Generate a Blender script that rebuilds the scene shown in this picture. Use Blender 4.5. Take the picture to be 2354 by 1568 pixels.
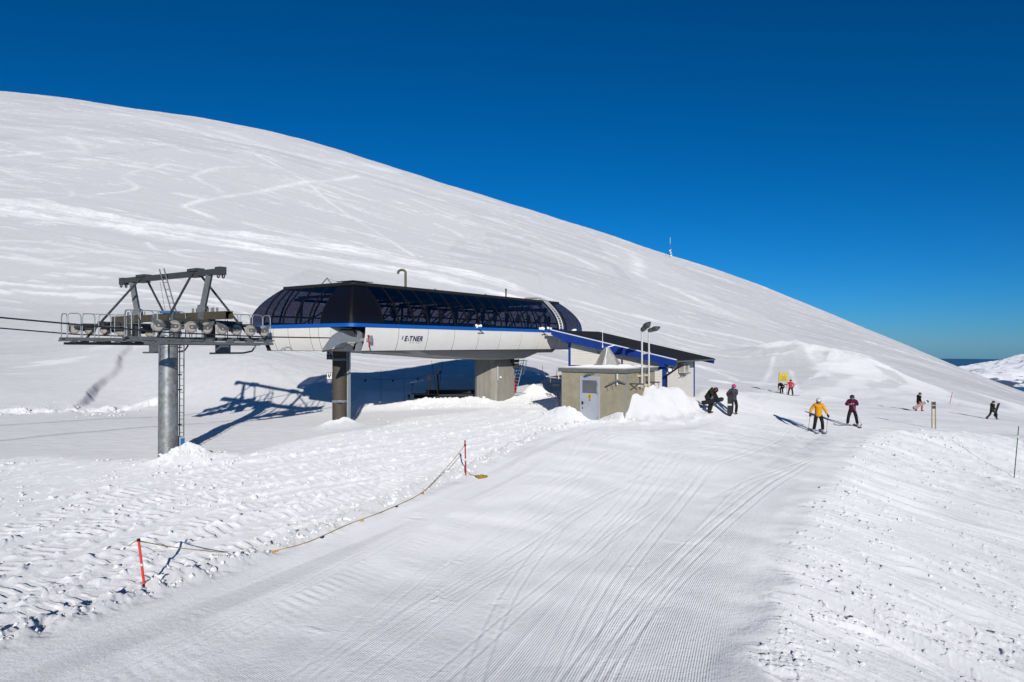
import bpy, math, random
import numpy as np
from mathutils import Vector, Matrix, Quaternion

for o in list(bpy.data.objects):
    bpy.data.objects.remove(o)
S = bpy.context.scene
COL = S.collection
R = math.radians

# ------------------------------------------------------------------ camera
# the drone hovers about 4.5 m above the piste; heights below are relative to the lens (z = 0)
cam_d = bpy.data.cameras.new("camera")
cam = bpy.data.objects.new("camera", cam_d)
COL.objects.link(cam)
cam_d.sensor_width = 36.0
cam_d.lens = 24.0
cam_d.clip_start = 0.1
cam_d.clip_end = 120000.0
cam.location = (0, 0, 0)
cam.rotation_euler = (R(90.33), 0, 0)
S.camera = cam

# ------------------------------------------------------------------ light
SKY_GAMMA, SKY_SAT, SKY_HUE = 1.22, 1.04, 0.486
LIGHT = Vector((-0.1345, 1.0, -0.2925)).normalized()      # direction the sunlight travels
SUN_EL = math.asin(-LIGHT.z)
SUN_AZ = math.atan2(-LIGHT.x, -LIGHT.y)                   # compass angle of the sun from +Y towards +X
world = bpy.data.worlds.new("World")
S.world = world
world.use_nodes = True
wn = world.node_tree.nodes
wl = world.node_tree.links
sky = wn.new("ShaderNodeTexSky")
sky.sky_type = 'NISHITA'
sky.sun_disc = False
sky.sun_elevation = SUN_EL
sky.sun_rotation = SUN_AZ
sky.altitude = 1000.0
sky.air_density = 0.85
sky.dust_density = 0.1
sky.ozone_density = 10.0
bg = wn["Background"]
bg.inputs[1].default_value = 0.05
gm = wn.new("ShaderNodeGamma")            # a deep polarised blue
gm.inputs[1].default_value = SKY_GAMMA
hs_ = wn.new("ShaderNodeHueSaturation")
hs_.inputs["Saturation"].default_value = SKY_SAT
hs_.inputs["Hue"].default_value = SKY_HUE
wl.new(sky.outputs[0], gm.inputs[0])
wl.new(gm.outputs[0], hs_.inputs["Color"])
wl.new(hs_.outputs[0], bg.inputs[0])
sun_d = bpy.data.lights.new("sun", 'SUN')
sun_d.energy = 3.5
sun_d.angle = R(0.5)
sun_d.color = (1.0, 0.955, 0.885)
sun = bpy.data.objects.new("sun", sun_d)
COL.objects.link(sun)
sun.rotation_euler = LIGHT.to_track_quat('-Z', 'Y').to_euler()
sun.location = (20, -40, 40)
S.view_settings.view_transform = 'Standard'
S.view_settings.look = 'None'
S.view_settings.exposure = 0.08
S.view_settings.gamma = 1.0
S.cycles.max_bounces = 8
S.cycles.transparent_max_bounces = 16

# ------------------------------------------------------------------ helpers
F_PX = 1569.3          # focal length in photograph-survey pixels (2354 wide)
CX, HY = 1177.0, 793.0  # survey centre column and eye-level row


def U(vx):
    return (vx - CX) / F_PX


def E_(vy):
    return (HY - vy) / F_PX


def V3(a):
    return np.array(a, dtype=float)


class Fr:
    """a local frame on the ground plan: u along d1, v along d2 (u turned 90 degrees left), h up"""
    def __init__(s, x, y, ang, z=0.0):
        s.x, s.y, s.z, s.ang = x, y, z, ang
        s.c, s.s = math.cos(ang), math.sin(ang)

    def __call__(s, u, v, h):
        return V3((s.x + s.c * u - s.s * v, s.y + s.s * u + s.c * v, s.z + h))

    def d(s, u, v, h=0.0):
        return V3((s.c * u - s.s * v, s.s * u + s.c * v, h))


POSE = {}


class MB:
    def __init__(s):
        s.v, s.f, s.sm, s.mi = [], [], [], []
        s.cur = 0

    def add(s, verts, faces, smooth=False):
        n = len(s.v)
        s.v += [tuple(map(float, p)) for p in verts]
        for f in faces:
            s.f.append([n + i for i in f])
            s.sm.append(smooth)
            s.mi.append(s.cur)
        return s

    def box(s, c, size, ax=None):
        c = V3(c)
        if ax is None:
            ax = np.eye(3)
        hx, hy, hz = [0.5 * k for k in size]
        vs = [c + ax[0] * (sx * hx) + ax[1] * (sy * hy) + ax[2] * (sz * hz)
              for sz in (-1, 1) for sx, sy in ((-1, -1), (1, -1), (1, 1), (-1, 1))]
        return s.add(vs, [(3, 2, 1, 0), (4, 5, 6, 7), (0, 1, 5, 4), (1, 2, 6, 5), (2, 3, 7, 6), (3, 0, 4, 7)])

    def fbox(s, fr, u0, u1, v0, v1, h0, h1):
        p = [fr(u, v, h) for h in (h0, h1) for u, v in ((u0, v0), (u1, v0), (u1, v1), (u0, v1))]
        return s.add(p, [(3, 2, 1, 0), (4, 5, 6, 7), (0, 1, 5, 4), (1, 2, 6, 5), (2, 3, 7, 6), (3, 0, 4, 7)])

    def bar(s, a, b, w, h, up=(0, 0, 1)):
        a, b, up = V3(a), V3(b), V3(up)
        d = b - a
        L = np.linalg.norm(d)
        d = d / L
        x = np.cross(d, up)
        if np.linalg.norm(x) < 1e-6:
            x = np.cross(d, (0, 1, 0.01))
        x /= np.linalg.norm(x)
        z = np.cross(x, d)
        return s.box((a + b) / 2, (L, w, h), (d, x, z))

    def tube(s, pts, r, n=8, cap=True, closed=False):
        pts = [V3(p) for p in pts]
        m = len(pts)
        rs = [r] * m if not hasattr(r, '__len__') else list(r)
        nrm = None
        rings = []
        for i in range(m):
            if closed:
                t = pts[(i + 1) % m] - pts[i - 1]
            else:
                t = pts[min(i + 1, m - 1)] - pts[max(i - 1, 0)]
            t = t / (np.linalg.norm(t) + 1e-12)
            if nrm is None:
                ref = V3((0, 0, 1)) if abs(t[2]) < 0.9 else V3((1, 0, 0))
                nrm = np.cross(t, ref)
            nrm = nrm - t * np.dot(nrm, t)
            nrm = nrm / (np.linalg.norm(nrm) + 1e-12)
            b = np.cross(t, nrm)
            rings.append([pts[i] + rs[i] * (math.cos(2 * math.pi * k / n) * nrm + math.sin(2 * math.pi * k / n) * b) for k in range(n)])
        vs = [p for rg in rings for p in rg]
        fs = []
        for i in range(m if closed else m - 1):
            j = (i + 1) % m
            for k in range(n):
                k2 = (k + 1) % n
                fs.append((i * n + k, i * n + k2, j * n + k2, j * n + k))
        s.add(vs, fs, True)
        if cap and not closed:
            for i in (0, m - 1):
                q = rings[i] if i else rings[i][::-1]
                s.add(q, [tuple(range(n))])
        return s

    def prism(s, poly, o, ax, ay, az, d0, d1, smooth=False):
        """polygon in the plane (ax, ay) at o, from d0 to d1 along az"""
        o, ax, ay, az = V3(o), V3(ax), V3(ay), V3(az)
        n = len(poly)
        a = [o + ax * x + ay * y + az * d0 for x, y in poly]
        b = [o + ax * x + ay * y + az * d1 for x, y in poly]
        s.add(a, [tuple(range(n))[::-1]])
        s.add(b, [tuple(range(n))])
        s.add(a + b, [(i, (i + 1) % n, n + (i + 1) % n, n + i) for i in range(n)], smooth)
        return s

    def loft(s, rings, closed=True, caps=True, smooth=True):
        n = len(rings[0])
        vs = [p for r_ in rings for p in r_]
        fs = []
        for i in range(len(rings) - 1):
            for k in range(n if closed else n - 1):
                k2 = (k + 1) % n
                fs.append((i * n + k, i * n + k2, (i + 1) * n + k2, (i + 1) * n + k))
        s.add(vs, fs, smooth)
        if caps:
            s.add(rings[0], [tuple(range(n))[::-1]])
            s.add(rings[-1], [tuple(range(n))])
        return s

    def ball(s, c, rad, n=12, m=8, ax=None):
        c = V3(c)
        rx, ry, rz = rad if hasattr(rad, '__len__') else (rad,) * 3
        ax = np.eye(3) if ax is None else ax
        rings = []
        for i in range(m + 1):
            th = math.pi * (0.02 + 0.96 * i / m)
            rings.append([c + ax[0] * (rx * math.sin(th) * math.cos(2 * math.pi * k / n)) + ax[1] * (ry * math.sin(th) * math.sin(2 * math.pi * k / n))
                          - ax[2] * (rz * math.cos(th)) for k in range(n)])
        return s.loft(rings)

    def build(s, name, mat, parent=None, bevel=0.0, keep=True):
        me = bpy.data.meshes.new(name)
        arr = np.array(s.v, dtype=float).reshape(-1, 3)
        loc, ang = (V3((0, 0, 0)), 0.0)
        if parent is not None:
            loc, ang = POSE[parent.name]
        elif keep and len(arr):
            loc = V3(((arr[:, 0].min() + arr[:, 0].max()) / 2, (arr[:, 1].min() + arr[:, 1].max()) / 2, arr[:, 2].min()))
        a = arr - loc
        if ang:
            c, q = math.cos(ang), math.sin(ang)
            a = np.stack([a[:, 0] * c + a[:, 1] * q, -a[:, 0] * q + a[:, 1] * c, a[:, 2]], 1)
        me.from_pydata([tuple(p) for p in a], [], s.f)
        me.polygons.foreach_set("use_smooth", s.sm)
        mats = mat if isinstance(mat, (list, tuple)) else [mat]
        for m in mats:
            me.materials.append(m)
        if len(mats) > 1:
            me.polygons.foreach_set("material_index", s.mi)
        me.update()
        o = bpy.data.objects.new(name, me)
        COL.objects.link(o)
        if parent is not None:
            o.parent = parent
            POSE[o.name] = POSE[parent.name]
        else:
            o.location = loc
            POSE[o.name] = (loc, 0.0)
        if bevel:
            bm = o.modifiers.new("edge", 'BEVEL')
            bm.width = bevel
            bm.segments = 2
            bm.limit_method = 'ANGLE'
        return o


def tag(o, label=None, cat=None, group=None, kind=None):
    if label:
        o['label'] = label
    if cat:
        o['category'] = cat
    if group:
        o['group'] = group
    if kind:
        o['kind'] = kind
    return o


def thing(name, label, cat, loc, ang=0.0, group=None):
    o = bpy.data.objects.new(name, None)
    COL.objects.link(o)
    o.location = loc
    o.rotation_euler = (0, 0, ang)
    o.empty_display_size = 0.3
    POSE[o.name] = (V3(loc), ang)
    return tag(o, label, cat, group)


def dup(root, loc, ang=None, label=None):
    r_ = root.copy()
    COL.objects.link(r_)
    r_.location = loc
    if ang is not None:
        r_.rotation_euler = (0, 0, ang)
    if label:
        r_['label'] = label
    for ch in list(root.children):
        c = ch.copy()
        COL.objects.link(c)
        c.parent = r_
        for g in list(ch.children):
            d = g.copy()
            COL.objects.link(d)
            d.parent = c
    return r_


# ------------------------------------------------------------------ materials
def mat(name, col, rough=0.6, metal=0.0, var=0.12, scale=6.0, bump=0.0, bscale=40.0, spec=0.4, stretch=(1, 1, 1), dark=None, dthr=0.62, coat=0.0, drough=0.0):
    m = bpy.data.materials.new(name)
    m.use_nodes = True
    nt = m.node_tree
    N, L = nt.nodes, nt.links
    b = N["Principled BSDF"]
    b.inputs["Roughness"].default_value = rough
    b.inputs["Metallic"].default_value = metal
    b.inputs["Specular IOR Level"].default_value = spec
    b.inputs["Coat Weight"].default_value = coat
    tc = N.new("ShaderNodeTexCoord")
    mp = N.new("ShaderNodeMapping")
    mp.inputs["Scale"].default_value = stretch
    L.new(tc.outputs["Object"], mp.inputs[0])
    nz = N.new("ShaderNodeTexNoise")
    nz.inputs["Scale"].default_value = scale
    nz.inputs["Detail"].default_value = 6.0
    nz.inputs["Roughness"].default_value = 0.6
    L.new(mp.outputs[0], nz.inputs["Vector"])
    cr = N.new("ShaderNodeValToRGB")
    lo = tuple(max(0.0, c * (1 - var)) for c in col)
    hi = tuple(min(1.0, c * (1 + var)) for c in col)
    cr.color_ramp.elements[0].position = 0.3
    cr.color_ramp.elements[1].position = 0.7
    cr.color_ramp.elements[0].color = (*lo, 1)
    cr.color_ramp.elements[1].color = (*hi, 1)
    L.new(nz.outputs["Fac"], cr.inputs[0])
    out = cr.outputs[0]
    if dark is not None:                     # stains and wear with a shape of their own
        n2 = N.new("ShaderNodeTexNoise")
        n2.inputs["Scale"].default_value = scale * 2.7
        n2.inputs["Detail"].default_value = 8.0
        n2.inputs["Distortion"].default_value = 0.6
        L.new(mp.outputs[0], n2.inputs["Vector"])
        r2 = N.new("ShaderNodeValToRGB")
        r2.color_ramp.elements[0].position = dthr
        r2.color_ramp.elements[1].position = dthr + 0.12
        L.new(n2.outputs["Fac"], r2.inputs[0])
        mx = N.new("ShaderNodeMix")
        mx.data_type = 'RGBA'
        L.new(r2.outputs[0], mx.inputs[0])
        L.new(out, mx.inputs[6])
        mx.inputs[7].default_value = (*dark, 1)
        out = mx.outputs[2]
    b.inputs["Diffuse Roughness"].default_value = drough
    L.new(out, b.inputs["Base Color"])
    if bump:
        n3 = N.new("ShaderNodeTexNoise")
        n3.inputs["Scale"].default_value = bscale
        n3.inputs["Detail"].default_value = 4.0
        L.new(mp.outputs[0], n3.inputs["Vector"])
        bp = N.new("ShaderNodeBump")
        bp.inputs["Strength"].default_value = 1.0
        bp.inputs["Distance"].default_value = bump
        L.new(n3.outputs["Fac"], bp.inputs["Height"])
        L.new(bp.outputs[0], b.inputs["Normal"])
    return m


def boards(m, period, depth, axis='Z', sharp=0.06):
    """horizontal board joints as a bump on an existing material"""
    N, L = m.node_tree.nodes, m.node_tree.links
    tc = N.new("ShaderNodeTexCoord")
    sp = N.new("ShaderNodeSeparateXYZ")
    L.new(tc.outputs["Object"], sp.inputs[0])
    md = N.new("ShaderNodeMath")
    md.operation = 'PINGPONG'
    L.new(sp.outputs[axis], md.inputs[0])
    md.inputs[1].default_value = period / 2
    lt = N.new("ShaderNodeMapRange")
    lt.inputs[1].default_value = 0.0
    lt.inputs[2].default_value = period * sharp
    L.new(md.outputs[0], lt.inputs[0])
    bp = N.new("ShaderNodeBump")
    bp.inputs["Distance"].default_value = depth
    L.new(lt.outputs[0], bp.inputs["Height"])
    L.new(bp.outputs[0], N["Principled BSDF"].inputs["Normal"])
    return m


def galv():
    m = mat("galvanised_steel", (0.25, 0.275, 0.28), 0.45, 0.4, 0.25, 5.0, 0.002, 30)
    N, L = m.node_tree.nodes, m.node_tree.links
    b = N["Principled BSDF"]
    src = b.inputs["Base Color"].links[0].from_socket
    vo = N.new("ShaderNodeTexVoronoi")
    vo.inputs["Scale"].default_value = 9.0
    tc = N.new("ShaderNodeTexCoord")
    L.new(tc.outputs["Object"], vo.inputs["Vector"])
    mx = N.new("ShaderNodeMix")
    mx.data_type = 'RGBA'
    mx.blend_type = 'MULTIPLY'
    mx.inputs[0].default_value = 0.45
    L.new(src, mx.inputs[6])
    L.new(vo.outputs["Color"], mx.inputs[7])
    hs = N.new("ShaderNodeHueSaturation")
    hs.inputs["Saturation"].default_value = 0.35
    hs.inputs["Value"].default_value = 1.25
    L.new(mx.outputs[2], hs.inputs["Color"])
    L.new(hs.outputs[0], b.inputs["Base Color"])
    return m


def glass_mat():
    m = bpy.data.materials.new("tinted_glazing")
    m.use_nodes = True
    N, L = m.node_tree.nodes, m.node_tree.links
    N.remove(N["Principled BSDF"])
    tr = N.new("ShaderNodeBsdfTransparent")
    tr.inputs[0].default_value = (0.27, 0.27, 0.33, 1)
    gl = N.new("ShaderNodeBsdfGlossy")
    gl.inputs["Color"].default_value = (0.85, 0.9, 1.0, 1)
    gl.inputs["Roughness"].default_value = 0.04
    lw = N.new("ShaderNodeLayerWeight")
    p5 = N.new("ShaderNodeMath")
    p5.operation = 'POWER'
    p5.inputs[1].default_value = 4.0
    L.new(lw.outputs["Facing"], p5.inputs[0])
    fr = N.new("ShaderNodeMath")
    fr.operation = 'MULTIPLY_ADD'
    fr.inputs[1].default_value = 0.9
    fr.inputs[2].default_value = 0.06
    L.new(p5.outputs[0], fr.inputs[0])
    ns = N.new("ShaderNodeTexNoise")
    ns.inputs["Scale"].default_value = 0.8
    bp = N.new("ShaderNodeBump")
    bp.inputs["Distance"].default_value = 0.01
    L.new(ns.outputs[0], bp.inputs["Height"])
    L.new(bp.outputs[0], gl.inputs["Normal"])
    mx = N.new("ShaderNodeMixShader")
    L.new(fr.outputs[0], mx.inputs[0])
    L.new(tr.outputs[0], mx.inputs[1])
    L.new(gl.outputs[0], mx.inputs[2])
    L.new(mx.outputs[0], N["Material Output"].inputs[0])
    return m


M = {}
M['galv'] = galv()
M['steel'] = mat("grey_steel", (0.15, 0.16, 0.163), 0.5, 0.2, 0.2, 8)
M['lightsteel'] = mat("light_grey_steel", (0.30, 0.325, 0.345), 0.42, 0.25, 0.15, 8, 0.001, 60)
M['olive'] = mat("olive_brown_paint", (0.09, 0.07, 0.036), 0.45, 0.0, 0.15, 4, 0, 40, 0.4, dark=(0.06, 0.05, 0.03), dthr=0.66)
M['darksteel'] = mat("dark_grey_steel", (0.075, 0.079, 0.075), 0.5, 0.2, 0.2, 8)
M['rubber'] = mat("black_rubber", (0.018, 0.018, 0.02), 0.7, 0.0, 0.2, 10)
M['tyre'] = mat("worn_pale_rubber", (0.33, 0.31, 0.28), 0.65, 0.0, 0.12, 12)
M['hub'] = mat("cream_wheel_disc", (0.5, 0.45, 0.38), 0.5, 0.0, 0.1, 8)
M['clad'] = mat("white_composite_panel", (0.87, 0.84, 0.78), 0.42, 0.0, 0.035, 1.4, 0, 40, 0.35, dark=(0.82, 0.79, 0.73), dthr=0.62)
M['band'] = mat("blue_trim_band", (0.006, 0.115, 0.50), 0.4, 0.0, 0.08, 2)
M['roofblack'] = mat("black_roof_membrane", (0.016, 0.017, 0.018), 0.7, 0, 0.2, 3)
M['rib'] = mat("dark_rib", (0.008, 0.0085, 0.011), 0.6, 0, 0.2, 6, 0, 40, 0.2)
M['cornerpanel'] = mat("dark_perforated_panel", (0.008, 0.0075, 0.010), 0.22, 0, 0.35, 60, 0.0004, 150)
M['glass'] = glass_mat()
M['joint'] = mat("panel_joint", (0.02, 0.019, 0.018), 0.8, 0, 0.1, 6)
M['letter'] = mat("navy_lettering", (0.012, 0.022, 0.10), 0.5, 0, 0.1, 6)
M['faded'] = mat("faded_lettering", (0.27, 0.26, 0.23), 0.6, 0, 0.1, 20)
M['soffit'] = mat("pale_soffit_panel", (0.5, 0.48, 0.44), 0.5, 0, 0.06, 1.5)
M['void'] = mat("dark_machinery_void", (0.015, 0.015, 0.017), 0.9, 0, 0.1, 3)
M['machine'] = mat("machinery_paint", (0.06, 0.065, 0.08), 0.5, 0.2, 0.3, 2)
M['brownpaint'] = mat("grey_brown_column_paint", (0.085, 0.073, 0.056), 0.7, 0, 0.12, 3, 0.002, 60, 0.3, stretch=(1, 1, 6), dark=(0.12, 0.105, 0.085), dthr=0.64)
M['concrete'] = mat("board_marked_concrete", (0.31, 0.295, 0.255), 0.85, 0, 0.16, 1.6, 0.004, 30, 0.25, stretch=(3, 3, 0.6), dark=(0.22, 0.21, 0.18), dthr=0.66)
M['render'] = mat("beige_rendered_concrete", (0.34, 0.30, 0.215), 0.9, 0, 0.13, 3.0, 0.006, 55, 0.2, dark=(0.28, 0.245, 0.175), dthr=0.63)
M['door'] = mat("pale_grey_door_paint", (0.40, 0.43, 0.47), 0.4, 0, 0.05, 2, 0, 40, 0.4, dark=(0.34, 0.35, 0.35), dthr=0.68)
M['louvre'] = mat("louvre_grey", (0.17, 0.185, 0.21), 0.5, 0.1, 0.1, 2)
M['louvre'] = boards(M['louvre'], 0.05, 0.02, 'Z', 0.5)
M['zinc'] = mat("weathered_zinc", (0.42, 0.405, 0.35), 0.5, 0.2, 0.2, 3, 0, 40, 0.4, dark=(0.20, 0.17, 0.11), dthr=0.64)
M['fascia'] = mat("grey_metal_fascia", (0.17, 0.185, 0.18), 0.5, 0.2, 0.15, 3, dark=(0.14, 0.12, 0.08), dthr=0.62)
M['paleedge'] = mat("pale_roof_edging", (0.6, 0.53, 0.41), 0.6, 0, 0.12, 5)
M['hutwhite'] = boards(mat("white_wall_boards", (0.80, 0.755, 0.68), 0.6, 0, 0.04, 1.2), 0.14, 0.012)
M['hutblue'] = boards(mat("blue_fascia_boards", (0.007, 0.042, 0.265), 0.5, 0, 0.14, 2), 0.11, 0.008)
M['plainblue'] = mat("blue_trim_paint", (0.007, 0.045, 0.28), 0.5, 0, 0.12, 3)
M['flash'] = mat("white_metal_flashing", (0.8, 0.82, 0.86), 0.4, 0.0, 0.05, 3)
M['felt'] = mat("black_roofing_felt", (0.028, 0.026, 0.026), 0.85, 0, 0.35, 0.8, 0.003, 60, 0.3, stretch=(1, 3, 1), dark=(0.05, 0.046, 0.042), dthr=0.6)
M['white'] = mat("white_plastic", (0.78, 0.78, 0.76), 0.45, 0, 0.06, 4)
M['cream'] = mat("cream_appliance_casing", (0.68, 0.64, 0.53), 0.45, 0, 0.06, 4, dark=(0.3, 0.2, 0.1), dthr=0.7)
M['black'] = mat("black_plastic", (0.014, 0.014, 0.016), 0.5, 0, 0.2, 8)
M['lampblack'] = mat("charcoal_lamp_casing", (0.035, 0.037, 0.04), 0.5, 0.1, 0.2, 8)
M['alu'] = mat("aluminium_tube", (0.6, 0.6, 0.59), 0.4, 0.3, 0.08, 8)
M['red'] = mat("red_pole_paint", (0.42, 0.012, 0.014), 0.5, 0, 0.15, 8, dark=(0.34, 0.05, 0.05), dthr=0.66)
M['coral'] = mat("coral_pole_paint", (0.80, 0.055, 0.028), 0.45, 0, 0.1, 8, dark=(0.7, 0.2, 0.15), dthr=0.68)
M['redfabric'] = mat("red_sled_cover", (0.42, 0.006, 0.014), 0.6, 0, 0.25, 6, 0.01, 10)
M['wood'] = mat("pale_weathered_wood", (0.36, 0.25, 0.105), 0.75, 0, 0.2, 6, 0.001, 60, stretch=(6, 6, 0.6))
M['timber'] = mat("light_timber", (0.44, 0.31, 0.19), 0.75, 0, 0.15, 6, stretch=(6, 6, 0.6))
M['rope'] = mat("ochre_rope", (0.42, 0.27, 0.035), 0.85, 0, 0.3, 50, 0.003, 90)
M['cable'] = mat("greased_steel_cable", (0.045, 0.043, 0.038), 0.5, 0.4, 0.3, 30)
M['yellow'] = mat("yellow_paint", (0.55, 0.30, 0.012), 0.5, 0, 0.1, 6)
M['signyellow'] = mat("yellow_sign_panel", (0.56, 0.44, 0.035), 0.5, 0, 0.07, 5)
M['warnyellow'] = mat("yellow_warning_plate", (0.70, 0.40, 0.01), 0.45, 0, 0.05, 8)
M['signtext'] = mat("dull_sign_print", (0.13, 0.10, 0.012), 0.6, 0, 0.1, 30)
M['signred'] = mat("sign_red", (0.33, 0.03, 0.02), 0.5, 0, 0.05, 8)
M['signwhite'] = mat("sign_white", (0.75, 0.75, 0.76), 0.5, 0, 0.03, 8)
M['signblue'] = mat("sign_navy", (0.014, 0.018, 0.10), 0.5, 0, 0.05, 8)
M['green'] = mat("green_pole_paint", (0.02, 0.11, 0.06), 0.5, 0, 0.15, 8)
M['flagblue'] = mat("blue_flag_cloth", (0.008, 0.055, 0.17), 0.7, 0, 0.1, 8)
M['flagyellow'] = mat("yellow_flag_cloth", (0.55, 0.30, 0.02), 0.7, 0, 0.1, 8)
M['flagpeach'] = mat("bleached_orange_flag_cloth", (0.62, 0.40, 0.19), 0.7, 0, 0.1, 8)
M['cablue'] = mat("bright_blue_plate", (0.02, 0.2, 0.55), 0.5, 0, 0.1, 8)
# ------------------------------------------------------------------ terrain
def hash2(ix, iy, seed):
    h = (ix.astype(np.int64) * 374761393 + iy.astype(np.int64) * 668265263 + seed * 2147483647) & 0xffffffff
    h = ((h ^ (h >> 13)) * 1274126177) & 0xffffffff
    return ((h ^ (h >> 16)) & 255).astype(np.int32)


_ga = np.linspace(0, 2 * np.pi, 256, endpoint=False)
_GX, _GY = np.cos(_ga).astype(np.float32), np.sin(_ga).astype(np.float32)


def pn(x, y, seed=0):
    """gradient noise, about -1..1"""
    x0 = np.floor(x)
    y0 = np.floor(y)
    fx = (x - x0).astype(np.float32)
    fy = (y - y0).astype(np.float32)
    ix = x0.astype(np.int64)
    iy = y0.astype(np.int64)
    u = fx * fx * fx * (fx * (fx * 6 - 15) + 10)
    v = fy * fy * fy * (fy * (fy * 6 - 15) + 10)

    def g(dx, dy):
        k = hash2(ix + dx, iy + dy, seed)
        return _GX[k] * (fx - dx) + _GY[k] * (fy - dy)
    a = g(0, 0) * (1 - u) + g(1, 0) * u
    b = g(0, 1) * (1 - u) + g(1, 1) * u
    return (a * (1 - v) + b * v) * 1.5


def sst(x, a, b):
    t = np.clip((x - a) / (b - a), 0, 1)
    return t * t * (3 - 2 * t)


# surveyed spot heights: (X, Y, height)
near = [(-12, 6, -5.45), (0, 6, -5.5), (9, 6, -5.5), (-8, 10.5, -5.3), (-2, 9.5, -5.38), (3, 9.5, -5.4), (-2, 17, -5.0), (-7, 15, -5.12), (5.5, 15, -5.1), (-24, 16, -5.1), (-40, 24, -4.9),
        (-13.64, 27.1, -4.5), (-8.5, 34, -4.0), (-8.6, 39.5, -3.95), (-1.1, 44.5, -3.62), (-5, 41, -3.75), (1.5, 38, -3.75), (3.9, 33.6, -3.76), (5.6, 32.6, -3.75), (2.5, 36, -3.7), (7.5, 36.5, -3.7), (9, 38.2, -3.75),
        (15.66, 34.9, -4.46), (18.6, 37.2, -4.44), (12.46, 38.6, -3.92), (11, 38, -3.84), (-1.6, 23.5, -4.55), (8, 23, -4.66), (11, 24, -4.72), (-20, 24, -4.7),
        (-24, 31, -4.45), (-30, 36, -4.35), (-20, 38, -4.25), (-15, 40, -4.15), (28.6, 72, -5.15), (29.8, 73, -5.5), (24, 60, -4.9), (36.9, 62, -6.0), (43.2, 61, -6.7), (24.7, 40, -4.9), (33, 46, -5.9), (52, 60, -7.6), (22, 46, -4.5),
        (20, 20, -4.9), (30, 30, -5.0), (14, 14, -5.1), (12, 9, -5.4), (9.5, 42.5, -3.3), (13, 43, -2.9), (16, 48, -3.4), (7, 46, -3.3), (5, 50, -3.0), (14, 52, -3.6),
        (-28, 41, -4.15), (-26.5, 46.5, -3.95), (-21, 46, -3.9), (-15, 44, -3.75), (-9.5, 43, -3.7), (-4, 47.4, -3.6), (0, 51, -3.45),
        (-11, 55.5, -2.2), (-8.6, 57.8, -1.9), (-6.8, 59.3, -1.62), (-4.6, 61.2, -1.33), (-9, 50, -3.0), (-5, 52, -2.75), (0, 56, -2.55), (1, 62, -1.95), (-14, 48.2, -2.6), (-19, 48.5, -2.0), (-25.0, 52, -1.5)]
far_ = [  # (survey column, depth, survey row)
    (0, 48, 893), (0, 60, 828), (0, 78, 705), (0, 100, 575), (0, 150, 425), (0, 220, 325), (0, 300, 258), (0, 420, 217), (0, 560, 222), (0, 720, 300),
    (400, 62, 770), (400, 80, 685), (400, 105, 585), (400, 150, 475), (400, 220, 370), (400, 300, 303), (400, 420, 268), (400, 560, 273), (400, 720, 350),
    (700, 67, 792), (700, 85, 700), (700, 150, 535), (700, 220, 432), (700, 300, 365), (700, 420, 327), (700, 560, 333), (700, 720, 410),
    (940, 71, 796), (940, 100, 690), (940, 150, 590), (940, 220, 500), (940, 300, 432), (940, 420, 402), (940, 560, 407), (940, 720, 470),
    (1177, 75, 790), (1177, 100, 715), (1177, 150, 625), (1177, 220, 553), (1177, 300, 503), (1177, 420, 474), (1177, 560, 480), (1177, 720, 540),
    (1430, 78, 838), (1430, 100, 785), (1430, 150, 710), (1430, 220, 635), (1430, 300, 583), (1430, 420, 553), (1430, 560, 558), (1430, 720, 610),
    (1541, 430, 591), (1720, 75, 890), (1720, 100, 842), (1720, 150, 778), (1720, 220, 718), (1720, 300, 675), (1720, 420, 650), (1720, 560, 654), (1720, 720, 700),
    (1922, 85, 888), (1922, 110, 852), (1922, 160, 808), (1922, 240, 760), (1922, 320, 738), (1922, 420, 729), (1922, 560, 734), (1922, 720, 775),
    (2074, 85, 905), (2074, 120, 868), (2074, 180, 824), (2074, 250, 802), (2074, 340, 790), (2074, 480, 795), (2074, 720, 850),
    (2175, 80, 925), (2175, 120, 887), (2175, 180, 856), (2175, 260, 839), (2175, 340, 834), (2175, 480, 842), (2175, 720, 900),
    (2354, 80, 958), (2354, 120, 932), (2354, 180, 914), (2354, 260, 905), (2354, 330, 903), (2354, 450, 914), (2354, 720, 990),
    (-500, 40, 970), (-500, 60, 800), (-500, 100, 520), (-500, 200, 300), (-500, 420, 190), (-500, 720, 270),
    (2800, 40, 1130), (2800, 70, 1060), (2800, 120, 1030), (2800, 250, 1015), (2800, 400, 1025), (2800, 720, 1120)]
_pu = [x / y for x, y, h in near] + [U(a) for a, b, c in far_]
_pw = [math.log(y) for x, y, h in near] + [math.log(b) for a, b, c in far_]
_pr = [(h + 4.5) / y for x, y, h in near] + [E_(c) + 4.5 / b for a, b, c in far_]
_P = np.array([np.array(_pu) * 1.3, _pw]).T
_r = np.array(_pr)


def _phi(d2):
    return 0.5 * d2 * np.log(d2 + 1e-12)


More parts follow.
